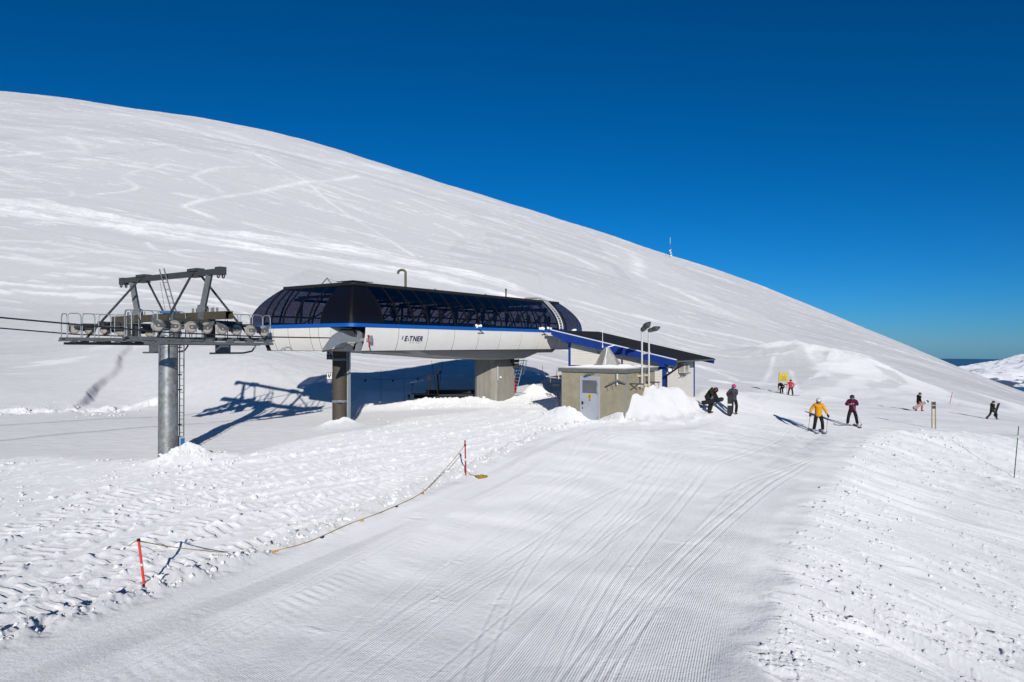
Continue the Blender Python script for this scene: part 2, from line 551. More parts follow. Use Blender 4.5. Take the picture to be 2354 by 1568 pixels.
_n = len(_P)
_K = np.zeros((_n + 3, _n + 3))
_d2 = ((_P[:, None, :] - _P[None, :, :]) ** 2).sum(-1)
_K[:_n, :_n] = _phi(_d2) + 1e-4 * np.eye(_n)
_K[:_n, _n] = 1
_K[:_n, _n + 1:] = _P
_K[_n:, :_n] = _K[:_n, _n:].T
_w = np.linalg.solve(_K, np.concatenate([_r, np.zeros(3)]))
GU0, GU1, GW0, GW1, GN = -1.6, 1.6, math.log(3.5), math.log(760.0), 700
_gu = np.linspace(GU0, GU1, GN)
_gw = np.linspace(GW0, GW1, GN)
_G = np.empty((GN, GN))
for _i in range(GN):
    q0 = (_gu * 1.3)[:, None] - _P[None, :, 0]
    q1 = _gw[_i] - _P[None, :, 1]
    _G[_i] = _phi(q0 ** 2 + q1 ** 2) @ _w[:_n] + _w[_n] + _w[_n + 1] * _gu * 1.3 + _w[_n + 2] * _gw[_i]


def base_h(X, Y):
    X = np.asarray(X, dtype=float)
    Y = np.maximum(np.asarray(Y, dtype=float), 3.6)
    u = np.clip(X / Y, GU0 + 1e-3, GU1 - 1e-3)
    w = np.clip(np.log(Y), GW0 + 1e-4, GW1 - 1e-3)
    a = (u - GU0) / (GU1 - GU0) * (GN - 1)
    b = (w - GW0) / (GW1 - GW0) * (GN - 1)
    i = np.minimum(a.astype(int), GN - 2)
    j = np.minimum(b.astype(int), GN - 2)
    fa, fb = a - i, b - j
    g = (_G[j, i] * (1 - fa) + _G[j, i + 1] * fa) * (1 - fb) + (_G[j + 1, i] * (1 - fa) + _G[j + 1, i + 1] * fa) * fb
    return -4.5 + g * Y


def hit(vx, vy, y0=6.0, y1=440.0):
    """where the sight line through a survey point first meets the bare terrain"""
    u, e = U(vx), E_(vy)
    ys = np.exp(np.linspace(math.log(y0), math.log(y1), 1500))
    d = base_h(u * ys, ys) - e * ys
    k = np.where((d[:-1] < 0) & (d[1:] >= 0))[0]
    if len(k) == 0:
        j = int(np.argmax(d / ys))
        return u * ys[j], ys[j]
    j = k[0]
    t = -d[j] / (d[j + 1] - d[j] + 1e-12)
    y = ys[j] * (1 - t) + ys[j + 1] * t
    return u * y, y


def pdist(X, Y, pts):
    """distance to a polyline, signed (+ on its right), with arc length"""
    best = np.full(X.shape, 1e18)
    sg = np.zeros(X.shape)
    al = np.zeros(X.shape)
    acc = 0.0
    for (ax, ay), (bx, by) in zip(pts[:-1], pts[1:]):
        dx, dy = bx - ax, by - ay
        L2 = dx * dx + dy * dy
        L = math.sqrt(L2)
        t = np.clip(((X - ax) * dx + (Y - ay) * dy) / L2, 0, 1)
        ex, ey = X - ax - t * dx, Y - ay - t * dy
        d = ex * ex + ey * ey
        m = d < best
        best = np.where(m, d, best)
        sg = np.where(m, np.sign(ex * dy - ey * dx), sg)
        al = np.where(m, acc + t * L, al)
        acc += L
    return np.sqrt(best) * np.where(sg == 0, 1, sg), al


def smooth_line(pts, n=6):
    p = [V3((a, b)) for a, b in pts]
    p = [2 * p[0] - p[1]] + p + [2 * p[-1] - p[-2]]
    out = []
    for i in range(1, len(p) - 2):
        for k in range(n):
            t = k / n
            out.append(0.5 * ((2 * p[i]) + (-p[i - 1] + p[i + 1]) * t + (2 * p[i - 1] - 5 * p[i] + 4 * p[i + 1] - p[i + 2]) * t * t + (-p[i - 1] + 3 * p[i] - 3 * p[i + 1] + p[i + 2]) * t ** 3))
    out.append(p[-2])
    return [tuple(q) for q in out]


LEFT_EDGE = smooth_line([(-16, 2.5), (-10.6, 9.3), (-7.3, 14.0), (-5.0, 17.6), (-1.55, 23.6), (2.7, 31.5), (6.6, 33.0), (9.6, 36.2), (12.5, 44), (16, 54), (26, 72), (45, 100)])
RIGHT_EDGE = smooth_line([(1.2, 2.5), (3.6, 11.0), (6.0, 16.3), (11.3, 25.0), (18.6, 35.6), (27, 41), (38, 48), (60, 58), (95, 72)])
# caterpillar tracks of the piste machine in the working area left of the piste
TREADS = [smooth_line([hit(a, b, 6, 60) for a, b in q], 4) for q in (

    [(0, 1262), (250, 1165), (520, 1090), (760, 1052), (1000, 1020), (1250, 968), (1500, 905)],
    [(0, 1345), (280, 1235), (560, 1150), (850, 1100), (1060, 1055), (1300, 990)],
    [(0, 1400), (300, 1300), (640, 1210), (900, 1145), (1060, 1085), (1270, 1010), (1480, 968)])]
hill_scale = lambda q: [(0.5 * a, 184 + 0.5 * b) for a, b in q]
HILL_TRACKS = [(hill_scale(q), w, t) for q, w, t in (
    ([(0, 205), (90, 222), (190, 240)], 0.7, .5), ([(300, 262), (350, 285), (390, 330), (300, 325), (200, 330), (0, 345)], 0.9, .5),
    ([(0, 405), (80, 435), (240, 470), (300, 500), (335, 535), (240, 550), (0, 566)], 0.5, .6), ([(0, 510), (330, 530), (600, 560), (830, 580), (960, 600)], 0.35, .5),
    ([(440, 530), (600, 515), (625, 490), (565, 455), (610, 430), (720, 410), (765, 393), (880, 410), (970, 425)], 0.55, .7),
    ([(830, 320), (880, 335), (960, 345), (1080, 380), (1140, 405), (1000, 412), (900, 440), (920, 470), (990, 500), (1010, 520)], 0.6, .6),
    ([(1640, 440), (1400, 475), (1200, 510), (1000, 550), (870, 575), (850, 585), (900, 600), (1000, 635)], 0.7, .9),
    ([(1180, 350), (1280, 400), (1420, 485), (1500, 550), (1640, 640), (1750, 715), (1900, 810)], 0.45, .8),
    ([(0, 558), (300, 590), (600, 640), (800, 662), (1100, 700), (1400, 742), (1700, 790), (2000, 860), (2354, 940)], 1.8, 1.0), ([(0, 566), (300, 598), (600, 650), (800, 672), (1100, 712), (1400, 756), (1700, 803), (2000, 872), (2354, 952)], 1.8, 1.0),
    ([(0, 575), (300, 606), (600, 660), (800, 682), (1100, 722), (1400, 768), (1700, 815), (2000, 885), (2354, 965)], 1.0, .9),
    ([(0, 600), (400, 655), (700, 705), (1000, 752), (1300, 800), (1600, 858), (2000, 925), (2354, 1000)], 2.2, 1.0), ([(600, 668), (900, 715), (1200, 765), (1500, 822), (1800, 875), (2100, 930)], 1.9, 1.0),
    ([(680, 752), (700, 775), (760, 795), (900, 800), (1060, 795)], 0.4, .7), ([(780, 800), (840, 792), (1000, 800), (1100, 830)], .5, .7), ([(800, 805), (860, 830), (1000, 850), (1200, 870)], .5, .7),
    ([(0, 830), (200, 838), (330, 820)], .4, .6), ([(0, 790), (300, 800), (500, 800), (650, 830)], .7, .5), ([(0, 760), (200, 762), (420, 790)], .5, .5),
    ([(1120, 650), (1300, 700), (1600, 750), (1900, 800)], .35, .7), ([(0, 135), (150, 150), (330, 152), (420, 165)], .6, .4), ([(1900, 545), (1980, 580), (2080, 625)], .5, .6), ([(2000, 655), (2080, 685), (2130, 712)], .5, .6),
    ([(560, 160), (900, 230), (1250, 310), (1500, 360), (1800, 420)], 2.5, .45), ([(1000, 230), (1300, 320), (1600, 400), (1900, 480), (2300, 580)], 2.0, .4))]
right_scale = lambda q: [(1164.7 + 0.5052 * a, 551.7 + 0.5052 * b) for a, b in q]
HILL_TRACKS += [(right_scale(q), w, t) for q, w, t in (
    ([(330, 300), (500, 350), (700, 410), (1000, 490), (1320, 560), (1500, 640), (1700, 700), (1950, 760), (2354, 835)], 1.3, .9), ([(300, 270), (520, 330), (800, 390), (1060, 440), (1320, 500)], 1.0, .7),
    ([(870, 570), (1000, 610), (1060, 640), (1200, 645), (1400, 660), (1560, 700)], .7, .8), ([(1210, 565), (1180, 620), (1130, 660)], .35, .8), ([(1290, 600), (1310, 640)], .3, .8),
    ([(1320, 455), (1420, 490), (1640, 520), (1800, 600)], .8, .8), ([(560, 60), (600, 100), (600, 160), (720, 210), (900, 300), (1100, 370)], 1.2, .6), ([(1720, 650), (1900, 700), (2150, 760), (2354, 800)], .6, .8),
    ([(1335, 520), (1420, 490), (1500, 520), (1525, 590)], .8, .95), ([(1380, 545), (1440, 512), (1482, 560), (1500, 605)], .7, .9), ([(1540, 500), (1620, 530), (1660, 600)], 1.0, .95), ([(1400, 480), (1560, 500), (1640, 520)], 1.2, 1.0), ([(190, 40), (290, 70), (420, 130)], 1.0, .6), ([(700, 210), (800, 250), (1000, 330), (1220, 390)], .8, .6))]
HILL_TRACKS = [(smooth_line([hit(a, b, 44.0, 430.0) for a, b in q], 4), w, t) for q, w, t in HILL_TRACKS]
SCARP = smooth_line([(-26.8, 41.2), (-27.6, 43.0), (-28.5, 46), (-30.2, 51), (-32.4, 57.5), (-34.6, 64), (-36.2, 69.5), (-35.2, 73.0), (-31.8, 75.0), (-27.5, 76.5)], 4)
SCARP_FOOT = smooth_line([(-33, 40.5), (-29, 41.0), (-27, 42.3), (-25.3, 45.0), (-22.5, 47.2), (-19, 47.2)], 4)
# shovelled heaps: (X, Y, radius, height, lumpiness)
HEAPS = [(-12.75, 26.75, 0.62, 0.42, .45), (-12.2, 26.5, 0.8, 0.26, .45), (-13.6, 25.9, 0.9, 0.13, .45), (-11.4, 26.9, 1.0, 0.10, .4), (-12.9, 26.2, .5, .18, .5),
         (-8.5, 33.6, 0.55, 0.20, .45), (-8.05, 33.8, 0.5, 0.26, .45), (-9.0, 33.5, 0.6, 0.2, .45),
         (3.05, 34.35, 0.5, 0.5, .4), (2.55, 34.8, 0.5, 0.5, .4), (2.0, 35.5, 0.6, 0.32, .5), (1.1, 36.6, .6, .28, .6),
         (1.25, 46.2, 0.7, 0.6, .35), (1.85, 46.6, 0.6, 0.5, .35), (-0.2, 45.0, 0.8, 0.25, .6), (-2.6, 43.9, 0.8, 0.4, .6), (-4.0, 43.2, 0.9, 0.35, .6), (-5.4, 43.1, 0.8, 0.3, .6), (-6.4, 42.4, 0.8, 0.25, .6), (-1.6, 43.0, .6, .25, .6),
         (3.2, 51.0, 1.2, 0.8, .5), (50.5, 112, 8.0, 2.5, .22), (44, 114, 6, 1.7, .22), (56.5, 106, 6, 1.4, .2), (49, 100, 8, .5, .16),
         (20.0, 78, 1.2, .5, .3), (22.6, 74, 2.5, .35, .3), (33, 73, 2.2, .5, .3)]
PILE = [(6.2, 33.9, -2.80), (6.55, 34.3, -2.62), (7.35, 35.2, -1.98), (7.9, 35.8, -2.38), (8.6, 36.6, -2.25), (9.2, 37.3, -2.6), (9.8, 37.9, -2.95)]
rng = np.random.default_rng(5)
SKI_LINES = []
for _k in range(46):
    y_a = rng.uniform(6, 30)
    SKI_LINES.append((rng.uniform(0.12, 0.78), rng.uniform(-0.026, 0.024), rng.uniform(0.0, 0.014), rng.uniform(9, 30), rng.uniform(0, 6.3), y_a, y_a + rng.uniform(7, 22), rng.uniform(.35, 1.0)))


def detail(X, Y, res=None):
    """everything the machines, skiers and wind did to the bare terrain: height offset, tone, groom mask, cross-piste position"""
    X = np.asarray(X, dtype=float)
    Y = np.asarray(Y, dtype=float)
    dh = np.zeros(X.shape)
    tone = np.full(X.shape, 0.45)
    groom = np.zeros(X.shape)
    lat = np.zeros(X.shape)
    nearm = Y < 130
    xs, ys = X[nearm], Y[nearm]
    h = np.zeros(xs.shape)
    tn = np.full(xs.shape, 0.45)
    dL, sL = pdist(xs, ys, LEFT_EDGE)
    dRr, sR = pdist(xs, ys, RIGHT_EDGE)
    dR = -dRr
    wob = 0.25 * pn(xs / 1.7, ys / 1.7, 3)
    road = sst(dL + wob, -0.1, 0.5) * sst(dR + 0.6 * wob, -0.1, 0.5)
    dl, dr = np.maximum(dL, 0), np.maximum(dR, 0)
    t = dl / (dl + dr + 1e-6)
    la = t * 11.0
    farfade = 1 - sst(ys, 50, 110)
    RES = lambda w_: 1 - sst(1.2e-4 * ys * ys, .22 * w_, .6 * w_)     # relief finer than the mesh is left to the bump
    # --- the piste
    h += road * (0.03 * pn(xs / 5, ys / 5, 11) + 0.015 * pn(xs / 1.6, ys / 1.6, 12))
    rr = road * (1 - sst(ys, 40, 60))
    worn = sst(pn(la / 1.3, sL / 9.0, 15), 0.05, 0.4) * 0.8
    for c0, wd in ((2.9, .42), (5.9, .36), (6.6, .3), (3.6, .25)):
        tb = np.exp(-((la - c0 - .25 * np.sin(sL * .12 + c0)) / wd) ** 4) * rr
        h += tb * (0.006 if c0 < 3 else 0.0028) * np.sin(sL * 2 * math.pi / 0.22 + 2.5 * la + 1.2 * pn(sL / 1.2, la, 19)) * (0.35 + 0.9 * pn(sL / 1.5, la, 16))
        worn = np.maximum(worn, tb)
    for c0 in (1.2, 3.15, 4.6, 7.6, 9.3):
        h += rr * 0.007 * np.exp(-((la - c0 - .3 * np.sin(sL * .07 + c0 * 3)) / .05) ** 2) * (.5 + .8 * pn(sL / 4, la * 0 + c0, 18))
    for a0, sl, am, per, ph, ya, yb, st in SKI_LINES:
        f = 11.0 * (a0 + sl * (ys - ya) + am * np.sin(2 * math.pi * ys / per + ph))
        wv = rr * sst(ys, ya, ya + 2) * (1 - sst(ys, yb - 3, yb))
        for off in (0.0, 0.3):
            q = (la - f - off) / np.maximum(.04, .0026 * ys)
            g = np.exp(-q * q) * wv * st
            h += -0.0065 * g + 0.004 * np.exp(-((q - 1.7) / .9) ** 2) * wv * st
            worn = np.maximum(worn, g)
    # crossing carved turns higher up where the skiers gather
    up = road * sst(ys, 24, 32) * (1 - sst(ys, 75, 100))
    for k in range(16):
        a_ = 0.5 * math.sin(k * 2.4)
        c_ = -26 + 5.1 * k * 0.9
        q = (ys * math.cos(a_) * 0.6 + xs * math.sin(a_) + 1.6 * np.sin(xs * .22 + k * 1.7) - c_) / .09
        g = np.exp(-q * q) * up * (0.5 + 0.5 * np.sin(k * 5.1 + sL * .25)).clip(0, 1)
        h -= 0.02 * g
        worn = np.maximum(worn, 2.2 * g)
    h += up * (0.018 * pn(xs / .5, ys / 1.3, 21) + 0.012 * pn(xs / .22, ys / .7, 22))
    gr = rr * (1 - 0.55 * np.clip(worn, 0, 1)) * (1 - sst(ys, 30, 42))
    tn = tn * (1 - road) + road * (0.82 - 0.22 * sst(pn(la / .9, sL / 9.0, 17) + .4 * pn(la / .3, sL / 5.0, 217), 0.0, 0.5) * (1 - .5 * sst(ys, 28, 40)) - 0.13 * np.clip(worn, 0, 1.6))
    # --- the berm pushed up along its left edge
    side = np.exp(-((dL + 0.42) / 0.40) ** 2) * (1 - sst(ys, 31, 35)) + 0.5 * np.exp(-((dL + 0.2) / .35) ** 2) * sst(ys, 34, 37) * (1 - sst(ys, 42, 48))
    lump = 0.55 + 0.5 * pn(xs / .9, ys / .9, 31) + 0.45 * pn(xs / .42, ys / .42, 32) + 0.28 * pn(xs / .2, ys / .2, 33) * RES(.2) + .14 * pn(xs / .1, ys / .1, 34) * RES(.1)
    h += side * 0.30 * np.clip(lump, -0.1, 2)
    # --- the churned working area to the left
    lim = np.where(xs < -11, 27.5 + 0.06 * (xs + 11), 27.5 + 1.45 * (xs + 11))
    lim = np.minimum(lim, 43.5)
    rough = sst(-dL, 0.3, 1.0) * (1 - sst(ys + 1.5 * pn(xs / 3.5, ys / 3.5, 41), lim - 1.5, lim + 2.0))
    patch = 0.25 + .9 * sst(pn(xs / 2.6, ys / 2.6, 42) + .4 * pn(xs / .9, ys / .9, 43), -0.25, 0.45)
    n1, n2, n3 = pn(xs / .42, ys / .42, 44), pn(xs / .19, ys / .19, 45), pn(xs / .09, ys / .09, 46)
    n4 = pn(xs / .27, ys / .27, 48)
    clod = 0.055 * sst(n1, .36, .62) + 0.045 * sst(n4, .34, .6) + 0.032 * sst(n2, .26, .5) * RES(.19) + 0.018 * sst(n3, .1, .5) * RES(.09)
    d0, s0 = pdist(xs, ys, TREADS[1][::2])
    strip = sst(pn(d0 / .75, s0 / 14.0, 151) + .35 * pn(d0 / .3, s0 / 6.0, 152), -.05, .30)
    patch *= .10 + .8 * strip
    h += rough * .035 * (strip - .5) * RES(.6)
    h += rough * patch * clod * (1 - .5 * sst(ys, 26, 40)) + rough * 0.03 * pn(xs / 1.5, ys / 1.5, 47)
    tn = np.maximum(tn, rough * (0.72 + 0.25 * sst(n1 + n2, 0.2, .8)))
    rm_ = rough > .02
    rx, ry, rh_, rg_ = xs[rm_], ys[rm_], h[rm_], rough[rm_]
    for k, tp in enumerate(TREADS):
        d, s_ = pdist(rx, ry, tp)
        m_ = np.abs(d) < 1.7
        d, s_, bx_, by_, r_ = d[m_], s_[m_], rx[m_], ry[m_], rg_[m_]
        q_ = rh_[m_]
        for off in (-.85, .85):
            e = d - off
            bnd = np.exp(-(e / .42) ** 6) * r_
            cle = np.sin(s_ * 2 * math.pi / .30 + 1.5 * np.abs(e) + .8 * pn(s_ / 2.2, e, 49))
            q_ = q_ * (1 - .7 * bnd) - bnd * 0.03 + bnd * 0.052 * sst(cle, -.1, .6) * (0.4 + 0.9 * pn(s_ / 1.1, e * 2, 50 + k)).clip(0, 2)
            q_ += r_ * 0.07 * np.exp(-((np.abs(e) - .5) / .13) ** 2) * np.clip(.35 + 1.1 * pn(bx_ / .3, by_ / .3, 60 + k), 0, 2)
        rh_[m_] = q_
    h[rm_] = rh_
    # --- the bank falling away on the right
    db = np.maximum(-dR, 0)
    bfade = 1 - sst(ys, 34.5, 43)
    h -= bfade * 6.0 * (1 - np.exp(-(np.sqrt(np.maximum(db - .4, 0) ** 2 + .25) - .5) * .40 / 6.0))
    bank = sst(db + .5 * pn(xs / 1.1, ys / 1.1, 172), 0.15, 0.85) * (1 - sst(ys, 41, 47))
    al, ac = 0.91 * xs - 0.41 * ys, 0.41 * xs + 0.91 * ys
    ac2 = ac + 0.8 * pn(al / 4.5, ac / 4.5, 70) + .22 * pn(al / 1.3, ac / 1.3, 170)
    h += bank * (.35 + 1.0 * sst(pn(xs / 3.2, ys / 3.2, 171), -.3, .4)) * (0.07 * pn(al / 4.0, ac2 / .6, 71) + 0.05 * pn(al / 2.0, ac2 / .24, 72) * RES(.24) + .02 * pn(al / .8, ac2 / .11, 73) * RES(.11) + .12 * pn(al / 6, ac / 2.6, 74))
    cl = .075 * sst(pn(al / .42, ac / .33, 75), .56, .72) + (.05 * sst(pn(al / .2, ac / .15, 76), .42, .6)) * RES(.16) + .016 * sst(pn(xs / .08, ys / .08, 176), .15, .4) * RES(.08) + .035 * sst(pn(al / .6, ac / .24, 177), .3, .6) * RES(.24)
    h += bank * cl * (0.35 + .45 * np.exp(-db / 3.5)) * (0.4 + sst(pn(xs / 2.2, ys / 2.2, 77), -.2, .4))
    rub = bank * sst(ys, 24, 30)
    h += rub * (.08 * np.maximum(0, pn(xs / .7, ys / .7, 78)) + .05 * np.maximum(0, pn(xs / .4, ys / .4, 79)))
    bt = sst(db + .9 * sst(dL, 1, 2), .2, .9) * (1 - sst(ys, 41, 47))
    tn = np.maximum(tn, bt * (0.80 + .2 * pn(al / 3, ac2 / .8, 80)))
    # --- wind scoop behind the lift tower
    d, s_ = pdist(xs, ys, SCARP)
    z = np.exp(-(d / 5.0) ** 2)
    wig = d + .45 * pn(xs / 4.5, ys / 4.5, 90) + .12 * pn(xs / 1.4, ys / 1.4, 91)
    amp = sst(s_, .5, 6) * (1 - .4 * sst(s_, 12, 26)) * (1 - sst(s_, 32, 43))
    h += amp * .55 * (1 - sst(wig, -.2, .38)) * np.exp(-(np.maximum(-wig, 0) / 5.0) ** 2)
    d, s_ = pdist(xs, ys, SCARP_FOOT)
    blocks = np.exp(-((d + .4) / 1.1) ** 2) * sst(s_, 0, 3) * (1 - sst(s_, 11, 16))
    h += blocks * (.28 * pn(xs / 1.1, ys / 1.1, 93) + .16 * pn(xs / .45, ys / .45, 94) + .08 * np.maximum(0, pn(xs / .2, ys / .2, 95)))
    tn = np.maximum(tn, blocks * .95)
    foot = np.exp(-((d + 3) / 4) ** 2) * sst(s_, 8, 14)
    h += foot * (.10 * pn(xs / 1.3, ys / 1.3, 96) + .05 * pn(xs / .45, ys / .45, 97))
    # --- trampled snow under and around the station and hut
    yard = sst(ys, 38, 41) * (1 - sst(ys, 47, 50)) * sst(xs, -12, -9) * (1 - sst(xs, 4, 8))
    h += yard * (.07 * np.maximum(0, pn(xs / .5, ys / .5, 100)) + .05 * np.maximum(0, pn(xs / .22, ys / .22, 101)) + .05 * pn(xs / 1.4, ys / 1.4, 102))
    tn = np.maximum(tn, yard * .9)
    near_hut = np.exp(-(((xs - 4) / 5) ** 2 + ((ys - 33) / 3.2) ** 2)) * (1 - road)
    h += near_hut * (.10 * np.maximum(0, pn(xs / .5, ys / .5, 103)) + .06 * np.maximum(0, pn(xs / .2, ys / .2, 104)))
    tn = np.maximum(tn, near_hut * .95)
    # --- heaps
    for hx, hy, hr, hh, lp in HEAPS:
        rr2 = ((xs - hx) ** 2 + (ys - hy) ** 2) / hr ** 2
        m = rr2 < 5
        if not m.any():
            continue
        g = np.exp(-rr2[m])
        q = xs[m], ys[m]
        sc = max(.5, hr * .6)
        h[m] += hh * (g + lp * np.sqrt(g) * (1 - .55 * g) * (.5 * pn(q[0] / sc, q[1] / sc, 110) + .32 * pn(q[0] / (sc * .45), q[1] / (sc * .45), 111) + .16 * pn(q[0] / (sc * .22), q[1] / (sc * .22), 112)))
        tn[m] = np.maximum(tn[m], g * .98)
    dm = (xs > 2) & (xs < 16) & (ys > 29) & (ys < 46)
    if dm.any():
        px, py = xs[dm], ys[dm]
        b0 = base_h(px, py)
        best = np.full(px.shape, -9.0)
        lum = .30 * pn(px / 1.1, py / 1.1, 120) + .20 * pn(px / .5, py / .5, 121) + .07 * pn(px / .28, py / .28, 122)
        for (ax, ay, ah), (bx, by, bh) in zip(PILE[:-1], PILE[1:]):
            dx, dy = bx - ax, by - ay
            tt = np.clip(((px - ax) * dx + (py - ay) * dy) / (dx * dx + dy * dy), 0, 1)
            dd = np.hypot(px - ax - tt * dx, py - ay - tt * dy)
            front = ((px - ax) * dy - (py - ay) * dx) > 0
            ch = ah + (bh - ah) * tt
            rad = np.where(front, .75, 2.4) + np.where(front, .55, .0) * np.clip(ch - b0, 0, 3)
            best = np.maximum(best, b0 + (ch - b0) * (1 - sst(dd + lum, 0.05, rad)))
        hh_ = h[dm]
        pm = np.maximum(best - b0, 0)
        h[dm] = np.where(pm > .01, np.maximum(hh_, pm + (1.0 * lum + .22 * pn(px / .8, py / .8, 123)) * sst(pm, .05, .6)), hh_)
        tn[dm] = np.maximum(tn[dm] * (1 - sst(pm, .05, .4)), .72 * sst(pm, .05, .4))
    # --- slight wind ripples on the untouched snow
    calm = (1 - road) * (1 - rough) * (1 - bank)
    h += calm * (.02 * pn(xs / 1.0, ys / .5, 130) + .05 * pn(xs / 4, ys / 3, 131)) * (1 - sst(ys, 85, 126))
    dh[nearm], tone[nearm], groom[nearm], lat[nearm] = h, tn, gr, la
    # --- the hillside
    hill = sst(Y, 46, 62) * (1 - sst(Y, 520, 700))
    m = hill > 0.001
    xs, ys = X[m], Y[m]
    r_in = np.zeros(xs.shape)
    dL2, _ = pdist(xs, ys, LEFT_EDGE[::3])
    dR2, _ = pdist(xs, ys, RIGHT_EDGE[::3])
    wv_ = 3.0 * pn(xs / 9, ys / 9, 148) + 1.2 * pn(xs / 2.5, ys / 2.5, 149)
    r_in = sst(dL2 + wv_, -2, 4) * sst(-dR2 + wv_, -2.5, 5) * (1 - sst(ys + 2 * wv_, 72, 100))
    al, ac = 0.975 * xs - 0.22 * ys, 0.22 * xs + 0.975 * ys
    big = 1.1 * pn(xs / 60, ys / 60, 140) * sst(ys, 70, 120) + .35 * pn(xs / 22, ys / 22, 141) * sst(ys, 60, 80)
    w1 = pn(al / 26, ac / 3.2, 142)
    w2 = pn(al / 9, ac / 1.3, 143)
    w3 = pn(al / 4, ac / .6, 144)
    w4 = pn(al / 45, ac / 9, 145)
    w5 = pn(al / 2.2, ac / .35, 147)
    streak = sst(w2 + .5 * w3 + .8 * w4 + .4 * w1 + .3 * w5, .42, .80)
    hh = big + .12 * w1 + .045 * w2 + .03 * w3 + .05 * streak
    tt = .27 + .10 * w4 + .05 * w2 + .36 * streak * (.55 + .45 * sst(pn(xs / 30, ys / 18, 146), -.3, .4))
    for pts, w, st in HILL_TRACKS:
        pa = np.array(pts)
        bb = (xs > pa[:, 0].min() - 6) & (xs < pa[:, 0].max() + 6) & (ys > pa[:, 1].min() - 8) & (ys < pa[:, 1].max() + 8)
        if not bb.any():
            continue
        bx, by = xs[bb], ys[bb]
        d, s_ = pdist(bx, by, pts)
        ww = w * np.maximum(1.0, by / 130.0)
        rag = d / ww + .8 * pn(bx / (ww.mean() * 1.6), by / (ww.mean() * 1.6), 150) + .4 * pn(bx / (.5 * ww.mean()), by / (.5 * ww.mean()), 151)
        g = np.exp(-rag ** 2) * (.65 + .5 * pn(s_ / 9, s_ * 0 + w, 152)).clip(0, 1)
        st = st * (.72 if w < .75 else 1.0)
        hh[bb] += st * g * (.10 + .22 * np.maximum(0, pn(bx / .9, by / .9, 153)))
        tt[bb] = np.maximum(tt[bb], .34 + .74 * st * g)
    dh[m] += hill[m] * hh * (1 - r_in)
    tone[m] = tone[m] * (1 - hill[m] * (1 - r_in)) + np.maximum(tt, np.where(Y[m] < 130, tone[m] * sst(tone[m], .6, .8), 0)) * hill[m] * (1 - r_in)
    return dh, np.clip(tone, 0, 1), groom, lat


def ground(X, Y):
    X, Y = np.atleast_1d(np.asarray(X, float)), np.atleast_1d(np.asarray(Y, float))
    return base_h(X, Y) + detail(X, Y)[0]


def gz(x, y):
    return float(ground([x], [y])[0])


def snow_mat():
    m = bpy.data.materials.new("snow")
    m.use_nodes = True
    N, L = m.node_tree.nodes, m.node_tree.links
    b = N["Principled BSDF"]
    b.inputs["Roughness"].default_value = 0.75
    b.inputs["Diffuse Roughness"].default_value = 0.8
    b.inputs["Specular IOR Level"].default_value = 0.15

    def attr(n):
        a = N.new("ShaderNodeAttribute")
        a.attribute_name = n
        return a.outputs["Fac"]

    def mth(op, a, b_=None, c=None):
        k = N.new("ShaderNodeMath")
        k.operation = op
        for i, q in enumerate((a, b_, c)):
            if q is None:
                continue
            if isinstance(q, (int, float)):
                k.inputs[i].default_value = q
            else:
                L.new(q, k.inputs[i])
        return k.outputs[0]
    tc = N.new("ShaderNodeTexCoord")
    geo = N.new("ShaderNodeNewGeometry")

    def noise(scale, det, vec=None, rough=.6):
        n = N.new("ShaderNodeTexNoise")
        n.inputs["Scale"].default_value = scale
        n.inputs["Detail"].default_value = det
        n.inputs["Roughness"].default_value = rough
        L.new(tc.outputs["Object"] if vec is None else vec, n.inputs["Vector"])
        return n.outputs["Fac"]
    tone = attr("tone")
    fine = noise(1.6, 6)
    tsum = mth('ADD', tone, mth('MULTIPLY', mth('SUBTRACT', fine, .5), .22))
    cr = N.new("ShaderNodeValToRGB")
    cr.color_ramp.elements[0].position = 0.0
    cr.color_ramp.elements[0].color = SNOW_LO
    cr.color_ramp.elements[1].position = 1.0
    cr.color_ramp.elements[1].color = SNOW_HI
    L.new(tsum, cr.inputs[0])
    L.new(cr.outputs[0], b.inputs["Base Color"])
    # grooming comb marks run along the piste; they and the grain are real relief of a few mm
    groom, lat = attr("groom"), attr("lat")
    comb = mth('SINE', mth('MULTIPLY', lat, 2 * math.pi / 0.045))
    comb = mth('MULTIPLY', comb, mth('MULTIPLY', groom, mth('MULTIPLY_ADD', noise(.9, 3), 1.2, .2)))
    grain = noise(9.0, 8, None, .7)
    grain2 = noise(45.0, 3)
    hsum = mth('ADD', mth('MULTIPLY', comb, COMB), mth('ADD', mth('MULTIPLY', grain, .030), mth('MULTIPLY', grain2, .0018)))
    bp = N.new("ShaderNodeBump")
    bp.inputs["Strength"].default_value = 0.75
    bp.inputs["Distance"].default_value = 1.0
    L.new(hsum, bp.inputs["Height"])
    L.new(bp.outputs[0], b.inputs["Normal"])
    return m


SNOW_LO = (0.42, 0.423, 0.44, 1)
SNOW_HI = (0.86, 0.86, 0.865, 1)
COMB = 0.0045
M['snow'] = snow_mat()


